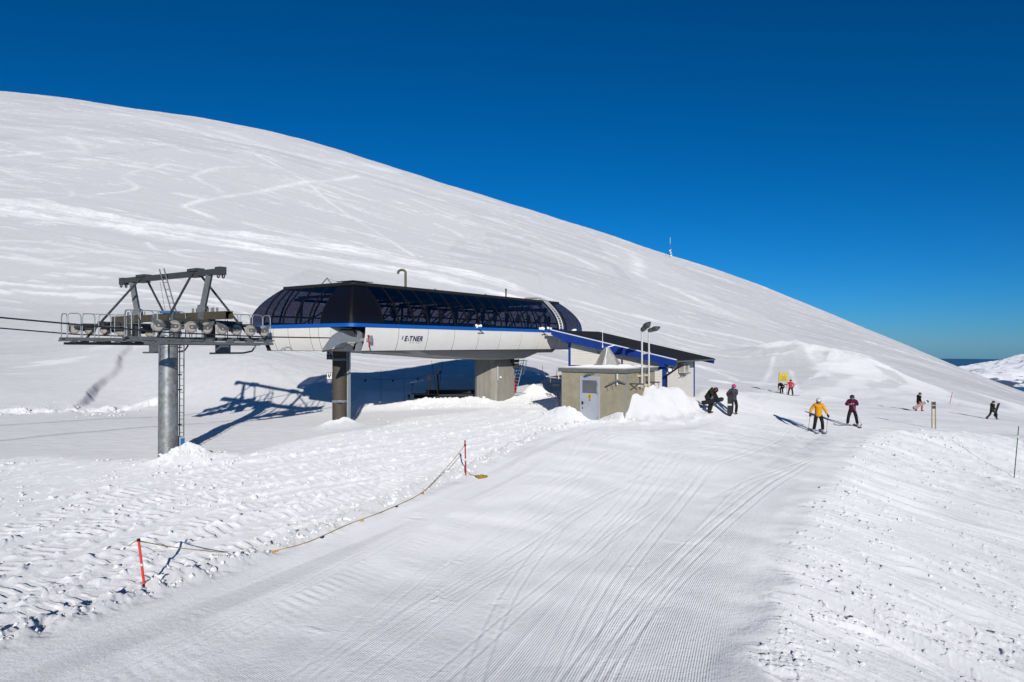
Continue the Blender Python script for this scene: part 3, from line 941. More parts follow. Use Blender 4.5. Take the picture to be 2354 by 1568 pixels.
def make_terrain():
    n_in, n_out = 1500, 110
    u_in = np.linspace(-0.84, 0.84, n_in)
    u_l = -0.84 - 0.66 * (np.linspace(1, 0, n_out, endpoint=False)) ** 1.3
    us = np.concatenate([u_l, u_in, -u_l[::-1]])
    y_near = np.concatenate([np.linspace(4.5, 7.5, 30, endpoint=False), 1.0 / np.linspace(1 / 7.5, 1 / 46.0, 1050)])
    y_far = np.exp(np.linspace(math.log(46.0), math.log(735.0), 720))[1:]
    ysr = np.concatenate([y_near, y_far])
    Yg, Ug = np.meshgrid(ysr, us, indexing='ij')
    Xg = Ug * Yg
    dh, tone, groom, lat = detail(Xg.ravel(), Yg.ravel())
    H = base_h(Xg.ravel(), Yg.ravel()) + dh
    nr, nc = Yg.shape
    co = np.stack([Xg.ravel(), Yg.ravel(), H], 1).astype(np.float32)
    me = bpy.data.meshes.new("snow_field")
    me.vertices.add(nr * nc)
    me.vertices.foreach_set("co", co.ravel())
    idx = np.arange(nr * nc).reshape(nr, nc)
    q = np.stack([idx[:-1, :-1], idx[:-1, 1:], idx[1:, 1:], idx[1:, :-1]], -1).reshape(-1, 4)
    me.loops.add(q.size)
    me.loops.foreach_set("vertex_index", q.ravel().astype(np.int32))
    me.polygons.add(len(q))
    me.polygons.foreach_set("loop_start", np.arange(0, q.size, 4, dtype=np.int32))
    me.update(calc_edges=True)
    me.polygons.foreach_set("use_smooth", np.ones(len(q), dtype=bool))
    for nme, arr in (("tone", tone), ("groom", groom), ("lat", lat)):
        a = me.attributes.new(nme, 'FLOAT', 'POINT')
        a.data.foreach_set("value", arr.astype(np.float32))
    me.materials.append(M['snow'])
    o = bpy.data.objects.new("snow_field", me)
    COL.objects.link(o)
    tag(o, "snow covered hillside with groomed piste and churned snow", None, None, "structure")
    return o


make_terrain()


# loose broken lumps of snow lying on the churned areas
def make_clods():
    g = np.random.default_rng(11)
    ph = (1 + 5 ** .5) / 2
    ico = np.array([(-1, ph, 0), (1, ph, 0), (-1, -ph, 0), (1, -ph, 0), (0, -1, ph), (0, 1, ph), (0, -1, -ph), (0, 1, -ph), (ph, 0, -1), (ph, 0, 1), (-ph, 0, -1), (-ph, 0, 1)]) / 1.902
    tri = np.array([(0, 11, 5), (0, 5, 1), (0, 1, 7), (0, 7, 10), (0, 10, 11), (1, 5, 9), (5, 11, 4), (11, 10, 2), (10, 7, 6), (7, 1, 8), (3, 9, 4), (3, 4, 2), (3, 2, 6), (3, 6, 8), (3, 8, 9), (4, 9, 5), (2, 4, 11), (6, 2, 10), (8, 6, 7), (9, 8, 1)])
    P, Rr = [], []

    def scatter(n, fx, r0, r1):
        x, y = fx(n)
        P.append(np.stack([x, y], 1))
        Rr.append(r0 * (r1 / r0) ** (g.random(n) ** 2.4))

    def along(line, lo, hi):
        pa = np.array(line)

        def f(n):
            sg = np.hypot(*np.diff(pa, axis=0).T)
            k = g.choice(len(sg), n, p=sg / sg.sum())
            t = g.random(n)
            p = pa[k] + (pa[k + 1] - pa[k]) * t[:, None]
            d = (pa[k + 1] - pa[k]) / sg[k][:, None]
            off = lo + (hi - lo) * g.random(n) * g.random(n)
            return p[:, 0] + d[:, 1] * off, p[:, 1] - d[:, 0] * off
        return f

    def blob(n_keep, x0, x1, y0, y1, seed):
        def f(n):
            x, y = g.uniform(x0, x1, n * 5), g.uniform(y0, y1, n * 5)
            w = pn(x / 2.2, y / 2.2, seed) + .5 * pn(x / .7, y / .7, seed + 1)
            o = np.argsort(-(w + .35 * g.standard_normal(n * 5)))[:n]
            return x[o], y[o]
        return f
    le = [p for p in LEFT_EDGE if 8 < p[1] < 33]
    re_ = [p for p in RIGHT_EDGE if 8 < p[1] < 36]
    scatter(1300, along(le, -.1, -1.4), .012, .085)
    scatter(650, blob(0, -15, -3, 11, 28, 201), .012, .075)
    scatter(380, blob(0, -20, -8, 18, 27, 203), .014, .08)
    scatter(420, blob(0, -8, 3, 22, 36, 205), .014, .07)
    scatter(520, along(re_, .9, 5.5), .012, .07)
    scatter(420, blob(0, 8, 22, 12, 34, 207), .012, .06)
    scatter(350, blob(0, 14, 26, 30, 38, 209), .02, .09)
    scatter(450, blob(0, -6, 3, 40, 45, 211), .02, .11)
    scatter(260, blob(0, .5, 6, 30.5, 33.5, 213), .015, .09)
    scatter(160, blob(0, -13.5, -10.5, 25, 27.5, 215), .015, .08)
    scatter(120, blob(0, -30, -24, 40, 44.5, 217), .03, .11)
    P_, r_ = np.concatenate(P), np.concatenate(Rr)
    a_, _ = pdist(P_[:, 0], P_[:, 1], LEFT_EDGE)          # keep off the piste
    b_, _ = pdist(P_[:, 0], P_[:, 1], RIGHT_EDGE)
    ok = (a_ < .05) | (b_ > .5)
    P_, r_ = P_[ok], r_[ok]
    n = len(r_)
    z = ground(P_[:, 0], P_[:, 1])
    q = g.standard_normal((n, 4))
    q /= np.linalg.norm(q, axis=1)[:, None]
    w, x, y, zz = q.T
    Rm = np.stack([np.stack([1 - 2 * (y * y + zz * zz), 2 * (x * y - zz * w), 2 * (x * zz + y * w)], -1), np.stack([2 * (x * y + zz * w), 1 - 2 * (x * x + zz * zz), 2 * (y * zz - x * w)], -1), np.stack([2 * (x * zz - y * w), 2 * (y * zz + x * w), 1 - 2 * (x * x + y * y)], -1)], 1)
    sh = ico[None] * (1 + .28 * g.standard_normal((n, 12, 1))).clip(.45, 1.6) * g.uniform(.6, 1.25, (n, 1, 3))
    vv = np.einsum('nij,nkj->nki', Rm, sh) * r_[:, None, None]
    vv[:, :, 2] *= .8
    vv += np.stack([P_[:, 0], P_[:, 1], z + r_ * .22], 1)[:, None, :]
    ff = (tri[None] + (np.arange(n) * 12)[:, None, None]).reshape(-1, 3)
    me = bpy.data.meshes.new("snow_clods")
    me.from_pydata(vv.reshape(-1, 3).tolist(), [], ff.tolist())
    me.materials.append(mat("snow_clod", (.80, .80, .81), .8, 0, .05, 12, .01, 40, .1, drough=.8))
    o = bpy.data.objects.new("snow_clods", me)
    COL.objects.link(o)
    tag(o, "loose lumps of broken snow scattered over the churned areas", None, None, "stuff")


make_clods()


# far mountain across the fjord, and the sea
def make_mountain():
    nx, ny = 420, 260
    xs = np.linspace(3600, 9500, nx)
    ys = np.linspace(5600, 10500, ny)
    Yg, Xg = np.meshgrid(ys, xs, indexing='ij')
    X, Y = Xg.ravel(), Yg.ravel()

    def hump(cx, cy, rx, ry, hh):
        return hh * np.exp(-((X - cx) / rx) ** 2 - ((Y - cy) / ry) ** 2)
    z = -470 + 0 * X
    z += hump(7900, 9000, 1500, 1300, 425) + hump(6700, 8900, 700, 900, 95) + hump(7400, 7600, 1300, 900, 190) + hump(5500, 7600, 900, 500, 150) + hump(6300, 6300, 1200, 500, 60)
    z += 38 * pn(X / 700, Y / 700, 1) + 20 * pn(X / 260, Y / 260, 2) + 9 * pn(X / 90, Y / 90, 3) + 5 * pn(X / 40, Y / 40, 4)
    me = bpy.data.meshes.new("mountain")
    idx = np.arange(nx * ny).reshape(ny, nx)
    q = np.stack([idx[:-1, :-1], idx[:-1, 1:], idx[1:, 1:], idx[1:, :-1]], -1).reshape(-1, 4)
    me.from_pydata(np.stack([X, Y, z], 1).tolist(), [], q.tolist())
    me.polygons.foreach_set("use_smooth", [True] * len(q))
    m = bpy.data.materials.new("patchy_snow_and_heath")
    m.use_nodes = True
    N, L = m.node_tree.nodes, m.node_tree.links
    b = N["Principled BSDF"]
    b.inputs["Roughness"].default_value = .9
    b.inputs["Diffuse Roughness"].default_value = 1.0
    tc = N.new("ShaderNodeTexCoord")
    mp = N.new("ShaderNodeMapping")
    mp.inputs["Scale"].default_value = (1, 1, 4)
    L.new(tc.outputs["Object"], mp.inputs[0])
    n = N.new("ShaderNodeTexNoise")
    n.inputs["Scale"].default_value = .0045
    n.inputs["Detail"].default_value = 9
    n.inputs["Roughness"].default_value = .62
    L.new(mp.outputs[0], n.inputs["Vector"])
    sp = N.new("ShaderNodeSeparateXYZ")
    L.new(tc.outputs["Object"], sp.inputs[0])
    mr = N.new("ShaderNodeMapRange")
    mr.inputs[1].default_value = -210
    mr.inputs[2].default_value = -420
    mr.inputs[3].default_value = -.24
    mr.inputs[4].default_value = .17
    L.new(sp.outputs[2], mr.inputs[0])
    ad = N.new("ShaderNodeMath")
    L.new(n.outputs[0], ad.inputs[0])
    L.new(mr.outputs[0], ad.inputs[1])
    cr = N.new("ShaderNodeValToRGB")
    cr.color_ramp.elements[0].position = .54
    cr.color_ramp.elements[0].color = (.82, .84, .87, 1)
    cr.color_ramp.elements[1].position = .62
    cr.color_ramp.elements[1].color = (.05, .085, .15, 1)
    L.new(ad.outputs[0], cr.inputs[0])
    L.new(cr.outputs[0], b.inputs["Base Color"])
    me.materials.append(m)
    o = bpy.data.objects.new("mountain", me)
    COL.objects.link(o)
    tag(o, "distant mountain with patchy snow and dark heath", None, None, "structure")
    n2 = 96
    ring = [(math.cos(2 * math.pi * k / n2) * 25500, math.sin(2 * math.pi * k / n2) * 25500, -432) for k in range(n2)]
    sm = mat("sea_water", (0.05, 0.22, 0.42), 0.8, 0, .15, .0008, 0, 1, .2)  # base blue brightened: distance haze is put into the water colour
    mb = MB().add([(0, 0, -432)] + ring, [(0, 1 + k, 1 + (k + 1) % n2) for k in range(n2)])
    tag(mb.build("sea", sm, keep=False), "open sea reaching the horizon", None, None, "structure")


make_mountain()
# ------------------------------------------------------------------ chairlift top station
DIR = math.atan2(0.819, 0.574)
ST = Fr(-6.98, 29.6, DIR)            # near front corner of the station in plan; h = height relative to the lens
SL, SW = 20.6, 7.5
H_BOT, H_B0, H_B1, H_ROOF = -0.262, 0.80, 0.955, 2.80


def ring_pts(off, r, n_arc=6):
    """rounded rectangle of the station plan, inset by off, as (u, v), counter-clockwise from the near front corner"""
    u0, u1, v0, v1 = off, SL - off, off, SW - off
    r = min(r, (u1 - u0) / 2.2, (v1 - v0) / 2.2)
    pts = []

    def arc(cu, cv, a0):
        for k in range(n_arc + 1):
            a = a0 + (math.pi / 2) * k / n_arc
            pts.append((cu + r * math.cos(a), cv + r * math.sin(a)))
    arc(u0 + r, v0 + r, math.pi)
    for k in range(1, 20):
        pts.append((u0 + r + (u1 - u0 - 2 * r) * k / 20, v0))
    arc(u1 - r, v0 + r, 1.5 * math.pi)
    for k in range(1, 8):
        pts.append((u1, v0 + r + (v1 - v0 - 2 * r) * k / 8))
    arc(u1 - r, v1 - r, 0)
    for k in range(1, 20):
        pts.append((u1 - r - (u1 - u0 - 2 * r) * k / 20, v1))
    arc(u0 + r, v1 - r, math.pi / 2)
    for k in range(1, 8):
        pts.append((u0, v1 - r - (v1 - v0 - 2 * r) * k / 8))
    return pts


A_OFF, B_H = 1.45, 1.87
TH_TOP = math.acos(1 - 1.2 / A_OFF)


def cover(t):
    """inset and height on the curved glazing, t = 0 at the blue band, 1 at the roof edge"""
    k = 1 - (1 - t) ** 1.25
    return 1.2 * k ** 1.95, H_B1 + (H_ROOF - H_B1) * k


def cover_r(t):
    return 0.34 * (1 - 0.75 * t)


stn = thing('lift_station', 'long chairlift station with dark glazed hood, blue band and white panels', 'lift station', tuple(ST(2.6, 3.75, -3.95)), DIR)


def st_part(mb, name, m, parent=stn, **k):
    return mb.build(name, M[m] if isinstance(m, str) else m, parent, **k)


NT = 12
mb = MB()
rings = []
for i in range(NT + 1):
    off, h = cover(i / NT)
    rings.append([ST(u, v, h) for u, v in ring_pts(off, cover_r(i / NT))])
mb.loft(rings, True, False, True)
st_part(mb, 'glazed_hood', 'glass')
# opaque corner pieces of the hood
NA = len(ring_pts(0, .7))


def hood_patch(fn, t0=0.0, t1=1.0, lift=0.012, n=14):
    """strip on the hood: fn(t) gives a list of (u, v) on the outline inset by cover(t)"""
    rg = []
    for i in range(n + 1):
        t = t0 + (t1 - t0) * i / n
        off, h = cover(t)
        rg.append([ST(u, v, h + lift * 0.6) for u, v in fn(t, off - lift)])
    return rg


def corner_fn(t, off):
    w = 1.86 + 0.0 * t
    r = cover_r(t)
    full = ring_pts(off, r)
    arc = full[0:7]                       # near front corner
    left = [(off, off + r + (1.95 - off - r) * k / 5) for k in range(5, 0, -1)]
    right = [(off + r + (w - off - r) * k / 5, off) for k in range(1, 6)]
    return left + arc + right


mb = MB()
mb.loft(hood_patch(corner_fn), False, False, True)
st_part(mb, 'corner_panel', 'cornerpanel')


# ribs of the hood
def rib(mbx, side, pos, w=0.07, depth=0.045):
    a, b, c, d = [], [], [], []
    for i in range(13):
        t = i / 12
        off, h = cover(t)
        off2 = off - depth
        if side == 'near':
            f = lambda q, o: ST(q, o, h)
        elif side == 'far':
            f = lambda q, o: ST(q, SW - o, h)
        elif side == 'front':
            f = lambda q, o: ST(o, q, h)
        else:
            f = lambda q, o: ST(SL - o, q, h)
        a.append(f(pos - w / 2, off2)), b.append(f(pos + w / 2, off2)), c.append(f(pos + w / 2, off + .02)), d.append(f(pos - w / 2, off + .02))
    mbx.loft([[a[i], b[i], c[i], d[i]] for i in range(13)], True, True, False)


for k in range(17):
    mb = MB()
    rib(mb, 'near', 1.86 + 1.03 * k)
    st_part(mb, 'hood_rib', 'rib')
for k in range(17):
    mb = MB()
    rib(mb, 'far', 1.86 + 1.03 * k)
    st_part(mb, 'hood_rib', 'rib')
for v in (1.95, 2.8, 3.75, 4.7, 5.6, 6.2):
    mb = MB()
    rib(mb, 'front', v)
    st_part(mb, 'hood_rib', 'rib')
for v in (1.9, 2.8, 3.75, 4.7, 5.6):
    mb = MB()
    rib(mb, 'back', v)
    st_part(mb, 'hood_rib', 'rib')


def corner_rib(cu, cv, su, sv):
    mbx = MB()
    rg = []
    for i in range(13):
        t = i / 12
        off, h = cover(t)
        r = cover_r(t)
        k = off + r * (1 - math.sqrt(.5)) - 0.035
        p = ST(cu + su * k, cv + sv * k, h)
        q = ST.d(sv * .03 * su * sv, -.03 * sv)
        tq = ST.d(su * .7, -sv * .7) * 0.05
        n = ST.d(su * .7, sv * .7) * 0.06
        rg.append([p - tq, p + tq, p + tq + n, p - tq + n])
    mbx.loft(rg, True, True, False)
    st_part(mbx, 'hood_rib', 'rib')


for a in ((0, 0, 1, 1), (SL, 0, -1, 1), (0, SW, 1, -1), (SL, SW, -1, -1)):
    corner_rib(*a)
# flat roof
mb = MB()
r0, r1 = ring_pts(1.13, .2), ring_pts(1.28, .2)
mb.loft([[ST(u, v, H_ROOF - .05) for u, v in r0], [ST(u, v, H_ROOF + .10) for u, v in r0], [ST(u, v, H_ROOF + .12) for u, v in r1]], True, False, False)
mb.add([ST(u, v, H_ROOF + .12) for u, v in r1], [tuple(range(len(r1)))])
mb.add([ST(u, v, H_ROOF - .05) for u, v in r0], [tuple(range(len(r0)))[::-1]])
st_part(mb, 'roof', 'roofblack')
mb = MB()
mb.prism([(1.05, 1.05), (2.3, 1.05), (1.05, 2.2)], ST(0, 0, H_ROOF + .122), ST.d(1, 0), ST.d(0, 1), V3((0, 0, 1)), 0, .03)
st_part(mb, 'roof_corner_cap', 'darksteel')
# blue band
mb = MB()
ra, rb = ring_pts(-.035, .38), ring_pts(.05, .3)
mb.loft([[ST(u, v, H_B0) for u, v in rb], [ST(u, v, H_B0) for u, v in ra], [ST(u, v, H_B1) for u, v in ra], [ST(u, v, H_B1 + .005) for u, v in rb]], True, False, False)
st_part(mb, 'blue_band', 'band')


# lower cladding panels
def low_prof(k):
    """height fraction 0 (top) .. 1 (bottom): inset of the skin"""
    return 0.02 + 0.26 * k ** 2.2


def clad_panel(side, a, b, first_round=False):
    mbx = MB()
    rg = []
    n = 8
    for i in range(n + 1):
        k = i / n
        off = low_prof(k)
        h = H_B0 - 0.012 + (H_BOT - H_B0 + .012) * k
        row = []
        for j in range(5):
            p = a + (b - a) * j / 4
            row.append({'near': ST(p, off, h), 'far': ST(p, SW - off, h), 'front': ST(off, p, h), 'back': ST(SL - off, p, h)}[side])
        rg.append(row)
    mbx.loft(rg, False, False, True)
    inn = {'near': ST.d(0, .03), 'far': ST.d(0, -.03), 'front': ST.d(.03, 0), 'back': ST.d(-.03, 0)}[side]
    edge = [r_[0] for r_ in rg] + rg[-1][1:] + [r_[-1] for r_ in rg[::-1]][1:] + rg[0][::-1][1:-1]
    mbx.loft([edge, [p + inn for p in edge]], True, False, False)
    st_part(mbx, 'cladding_panel', 'clad')


G = 0.020
near_seams = [0.86, 2.96, 5.0, 7.05, 9.1, 11.1, 13.2, 15.2, 17.3, 19.3]
for a, b in zip(near_seams[:-1], near_seams[1:]):
    clad_panel('near', a + G, b - G)
for a, b in zip(near_seams[:-1], near_seams[1:]):
    clad_panel('far', a + G, b - G)
front_seams = [1.4, 2.2, 2.8, 4.38, 5.5, 6.0]
for a, b in zip(front_seams[:-1], front_seams[1:]):
    clad_panel('front', a + G, b - G)
for a, b in ((1.5, 3.0), (3.0, 4.5), (4.5, 6.0)):
    clad_panel('back', a + G, b - G)
# rounded back corners and end cheeks beside the lanes
for sv in (0, 1):
    mb = MB()
    rg = []
    for i in range(9):
        k = i / 8
        off = low_prof(k)
        h = H_B0 - .012 + (H_BOT - H_B0 + .012) * k
        rad = 1.3 - off
        row = []
        for j in range(9):
            a = -math.pi / 2 + (math.pi / 2) * j / 8
            u, v = SL - 1.3 + rad * math.cos(a), 1.3 + rad * math.sin(a)
            row.append(ST(u, v if sv == 0 else SW - v, h))
        rg.append(row)
    mb.loft(rg, False, False, True)
    st_part(mb, 'cladding_panel', 'clad')
# dark joint strip behind the seams and along the lower edge
mb = MB()
for v0 in (0.04, SW - 0.04):
    rg = []
    for i in range(9):
        k = i / 8
        off = low_prof(k) + .018
        h = H_B0 - .02 + (H_BOT - H_B0) * k
        rg.append([ST(u, off if v0 < 1 else SW - off, h) for u in (.9, 19.28)])
    mb.loft(rg, False, False, True)
rg = []
for i in range(9):
    k = i / 8
    rg.append([ST(low_prof(k) + .018, v, H_B0 - .02 + (H_BOT - H_B0) * k) for v in (1.43, 5.97)])
mb.loft(rg, False, False, True)
for v0, v1 in ((.27, .33), (SW - .33, SW - .27)):
    mb.fbox(ST, .9, 19.9, v0, v1, H_BOT - .035, H_BOT - .004)
st_part(mb, 'panel_joints', 'joint')
# return cheeks of the entry lanes
for v0, v1 in ((1.4, 1.46), (5.94, 6.0)):
    mb = MB()
    mb.prism([(0.06, H_B0 - .02), (1.3, H_B0 - .02), (1.6, .3), (1.3, H_BOT), (.3, H_BOT), (.14, .2)], ST(0, v0, 0), ST.d(1, 0), V3((0, 0, 1)), ST.d(0, 1), 0, v1 - v0)
    st_part(mb, 'lane_cheek', 'clad')
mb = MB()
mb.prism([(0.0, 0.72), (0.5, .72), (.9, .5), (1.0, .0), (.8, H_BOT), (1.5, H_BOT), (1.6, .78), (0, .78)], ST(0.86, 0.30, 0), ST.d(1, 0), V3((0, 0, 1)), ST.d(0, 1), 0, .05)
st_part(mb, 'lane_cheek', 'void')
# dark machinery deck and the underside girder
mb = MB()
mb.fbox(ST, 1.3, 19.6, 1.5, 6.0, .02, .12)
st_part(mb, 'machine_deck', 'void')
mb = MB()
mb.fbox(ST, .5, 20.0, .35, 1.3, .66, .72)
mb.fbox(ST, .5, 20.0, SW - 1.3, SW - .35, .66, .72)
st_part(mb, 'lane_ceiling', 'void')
mb = MB()      # long shallow soffit panel above the girder
pl = [(5.2, 1.15), (19.0, 1.15), (19.7, 1.7), (19.7, 5.8), (19.0, 6.35), (5.2, 6.35)]
pl2 = [(6.4, 1.25), (18.6, 1.25), (19.2, 1.8), (19.2, 5.7), (18.6, 6.25), (6.4, 6.25)]
mb.loft([[ST(u, v, -.235) for u, v in pl], [ST(u, v, -.235) for u, v in pl], [ST(u, v, -.50) for u, v in pl2]], True, True, False)
st_part(mb, 'soffit', 'soffit')
mb = MB()
rg = []
for u, hw, hb, ht in ((1.2, .5, -.26, -.20), (4.0, 1.3, -.40, -.23), (8.0, 1.75, -.62, -.23), (11.6, 1.85, -.86, -.48), (13.6, 1.85, -.90, -.48), (16.6, 1.85, -.88, -.48), (18.4, 1.5, -.60, -.48)):
    rg.append([ST(u, 3.75 - hw, ht), ST(u, 3.75 + hw, ht), ST(u, 3.75 + hw - .1, hb + .05), ST(u, 3.75 + hw - .35, hb), ST(u, 3.75 - hw + .35, hb), ST(u, 3.75 - hw + .1, hb + .05)])
mb.loft(rg, True, True, False)
st_part(mb, 'keel_girder', 'soffit')
# interior: rails, drive wheels and frames, seen through the glazing
for v in (.95, SW - .95):
    mb = MB()
    mb.bar(ST(.3, v, 1.02), ST(SL - .9, v, 1.02), .12, .18)
    mb.bar(ST(.8, v, 1.42), ST(SL - 1.2, v, 1.42), .06, .08)
    st_part(mb, 'guide_rail', 'machine')
for k in range(15):
    u = 1.4 + 1.2 * k
    mb = MB()
    c = ST(u, 1.25, 1.62)
    ringp = [c + ST.d(.0, 0.25 * math.cos(a)) * .35 + ST.d(.25 * math.cos(a), 0) + V3((0, 0, .25 * math.sin(a))) for a in [2 * math.pi * q / 20 for q in range(20)]]
    mb.tube(ringp, .055, 8, closed=True)
    mb.tube([c + ST.d(0, -.05), c + ST.d(0, .05)], .11, 10)
    mb.bar(c, ST(u, 1.6, 1.62), .05, .05)
    st_part(mb, 'drive_wheel', M['steel'] if k % 2 else M['machine'])
mb = MB()
for u in (1.9, 4.3, 6.7, 9.1, 11.5, 13.9, 16.3, 18.4):
    mb.bar(ST(u, 1.55, .1), ST(u, 1.75, 2.35), .09, .12, (1, 0, 0))
    mb.bar(ST(u, SW - 1.55, .1), ST(u, SW - 1.75, 2.35), .09, .12, (1, 0, 0))
    mb.bar(ST(u, 1.5, 2.38), ST(u, SW - 1.5, 2.38), .1, .14)
    if u < 18:
        mb.bar(ST(u, 1.62, 1.0), ST(u + 2.3, 1.72, 2.2), .05, .06)
        mb.bar(ST(u, SW - 1.62, 1.0), ST(u + 2.3, SW - 1.72, 2.2), .05, .06)
mb.bar(ST(1.5, 1.7, 2.25), ST(18.6, 1.7, 2.25), .1, .14)
mb.bar(ST(1.5, SW - 1.7, 2.25), ST(18.6, SW - 1.7, 2.25), .1, .14)
st_part(mb, 'inner_frame', 'machine')
mb = MB()
mb.fbox(ST, 5.0, 8.0, 3.0, 4.5, .12, .85)
mb.fbox(ST, 10.5, 13.0, 2.9, 4.6, .12, 1.15)
mb.fbox(ST, 14.5, 17.0, 3.0, 4.5, .12, .85)
st_part(mb, 'gear_housing', 'machine', bevel=.05)
mb = MB()
mb.tube([ST(3.75 + 2.75 * math.cos(a), 3.75 + 2.75 * math.sin(a), .62) for a in [2 * math.pi * q / 40 for q in range(40)]], .09, 8, closed=True)
for q in range(6):
    a = math.pi * q / 6 + .2
    mb.bar(ST(3.75 + 2.7 * math.cos(a), 3.75 + 2.7 * math.sin(a), .62), ST(3.75 - 2.7 * math.cos(a), 3.75 - 2.7 * math.sin(a), .62), .1, .1)
st_part(mb, 'bull_wheel', 'machine')
# steel front column, conduits, clamps
mb = MB()
mb.tube([ST(2.6, 3.75, -4.35), ST(2.6, 3.75, .2)], .345, 28)
mb.tube([ST(2.6, 3.75, .2), ST(2.6, 3.75, .62)], .345, 28)
col = st_part(mb, 'steel_column', 'brownpaint')
for h in (-2.78, -.72):
    mb = MB()
    mb.tube([ST(2.6, 3.75, h - .055), ST(2.6, 3.75, h + .055)], .362, 28)
    mb.bar(ST(2.22, 3.55, h), ST(2.22, 3.2, h), .05, .07)
    st_part(mb, 'clamp_band', 'lightsteel', col)
for du, dv, r in ((2.83, 3.42, .045), (2.87, 3.36, .03), (2.9, 3.31, .022)):
    mb = MB()
    mb.tube([ST(du, dv, -4.3), ST(du, dv, .3)], r, 8)
    st_part(mb, 'conduit', 'lightsteel', col)
# concrete pier
mb = MB()
pp = [(14.6, 2.85), (16.5, 2.85), (16.8, 3.2), (16.8, 4.35), (16.5, 4.65), (14.6, 4.65), (14.35, 4.3), (14.35, 3.15)]
mb.loft([[ST(u, v, h) for u, v in pp] for h in (-4.4, -.85)], True, True, False)
pier = st_part(mb, 'concrete_pier', 'concrete')
mb = MB()
mb.bar(ST(14.56, 2.78, -1.1), ST(14.56, 2.78, -2.25), .14, .08, (1, 0, 0))
st_part(mb, 'cable_channel', 'lightsteel', pier)
mb = MB()
mb.box(ST(14.9, 2.8, -2.05), (.12, .08, .1))
st_part(mb, 'socket_box', 'white', pier)
mb = MB()
mb.fbox(ST, 16.0, 16.7, 2.6, 2.85, -1.15, -.95)
mb.fbox(ST, 16.3, 16.6, 2.55, 2.85, -1.5, -1.2)
st_part(mb, 'control_box', 'darksteel', pier)
# access ladder at the pier
mb = MB()
la, lb = V3((.06, 46.2, -3.45)), V3((.64, 46.2, -.93))
sd = V3((.36, .1, 0))
for q in (-.5, .5):
    mb.bar(la + sd * q, lb + sd * q, .05, .03)
for k in range(11):
    p = la + (lb - la) * (k + .5) / 11
    mb.tube([p - sd * .5, p + sd * .5], .014, 6)
st_part(mb, 'access_ladder', 'lightsteel')
mb = MB()
for q in (.0, .5, 1.0):
    p = lb + (la - lb) * (.05 + .36 * q)
    c = [p + V3((.12, -.3, 0)) + V3((.3 * math.cos(a), .3 * math.sin(a), 0)) for a in [math.pi * (-.9 + 1.5 * k / 10) for k in range(11)]]
    mb.tube(c, .014, 6)
for a in (-.6, -.25, .1, .4):
    mb.tube([lb + V3((.12 + .3 * math.cos(math.pi * a), -.3 + .3 * math.sin(math.pi * a), 0)) + (la - lb) * f for f in (.05, .41)], .012, 6)
st_part(mb, 'safety_cage', 'steel')
# entry guide in front of the column and the arm with red levers
mb = MB()
prof = [(-1.25, -.28), (-1.16, -.12), (-.72, .38), (-.42, .55), (-.2, .56), (0.05, .47), (.42, .36), (.78, .33), (.82, .12), (.40, .10), (.0, .11), (-.25, .06), (-.6, -.1), (-.95, -.26), (-1.12, -.3)]
mb.prism(prof, ST(0, .38, 0), ST.d(1, 0), V3((0, 0, 1)), ST.d(0, 1), 0, .035)
mb.bar(ST(.8, .4, .27), ST(.8, .86, .27), .1, .06)
st_part(mb, 'entry_guide', 'lightsteel', bevel=.006)
mb = MB()
mb.tube([ST(-1.22, .4, -.27), ST(-.4, .4, -.17), ST(-.1, .4, -.12), ST(.08, .4, .02), ST(.12, .4, .12)], .035, 8)
st_part(mb, 'guide_tube', 'olive')
mb = MB()
mb.prism([(-.1, .72), (.12, .68), (.28, .5), (.3, .3), (.2, .2), (.34, -.02), (.42, -.27), (-.12, -.27), (-.05, .0), (.05, .15), (.0, .3), (.05, .5)], ST(.75, .42, 0), ST.d(1, 0), V3((0, 0, 1)), ST.d(0, 1), 0, .05)
mb.bar(ST(.95, .42, .23), ST(1.0, -.12, .23), .05, .15)
mb.fbox(ST, .95, 1.08, -.2, -.12, .12, .42)
st_part(mb, 'grip_arm', 'lightsteel', bevel=.006)
mb = MB()
mb.bar(ST(.98, -.06, .30), ST(.98, -.02, .44), .06, .06)
mb.bar(ST(.98, -.06, .30), ST(1.0, -.06, -.02), .04, .04)
mb.bar(ST(1.0, -.06, .0), ST(1.0, -.09, -.12), .05, .05)
st_part(mb, 'release_lever', 'red')
mb = MB()
mb.fbox(ST, .95, 1.15, .5, .8, -.2, .62)
mb.fbox(ST, 1.2, 1.5, .6, .9, .2, .62)
st_part(mb, 'grip_tester', 'darksteel')


# lettering on the third near panel
def text_mesh(body, size, shear=0.0, bold=0.0):
    cu = bpy.data.curves.new('txt', 'FONT')
    cu.body = body
    cu.size = size
    cu.shear = shear
    cu.offset = bold
    cu.extrude = 0.004
    o = bpy.data.objects.new('txt', cu)
    COL.objects.link(o)
    dg = bpy.context.evaluated_depsgraph_get()
    me = bpy.data.meshes.new_from_object(o.evaluated_get(dg))
    vs = np.array([v.co[:] for v in me.vertices])
    fs = [tuple(p.vertices) for p in me.polygons]
    bpy.data.objects.remove(o)
    return vs, fs


def panel_pt(u, h, lift=.01):
    k = (H_B0 - h) / (H_B0 - H_BOT)
    return ST(u, low_prof(k) - lift, h)


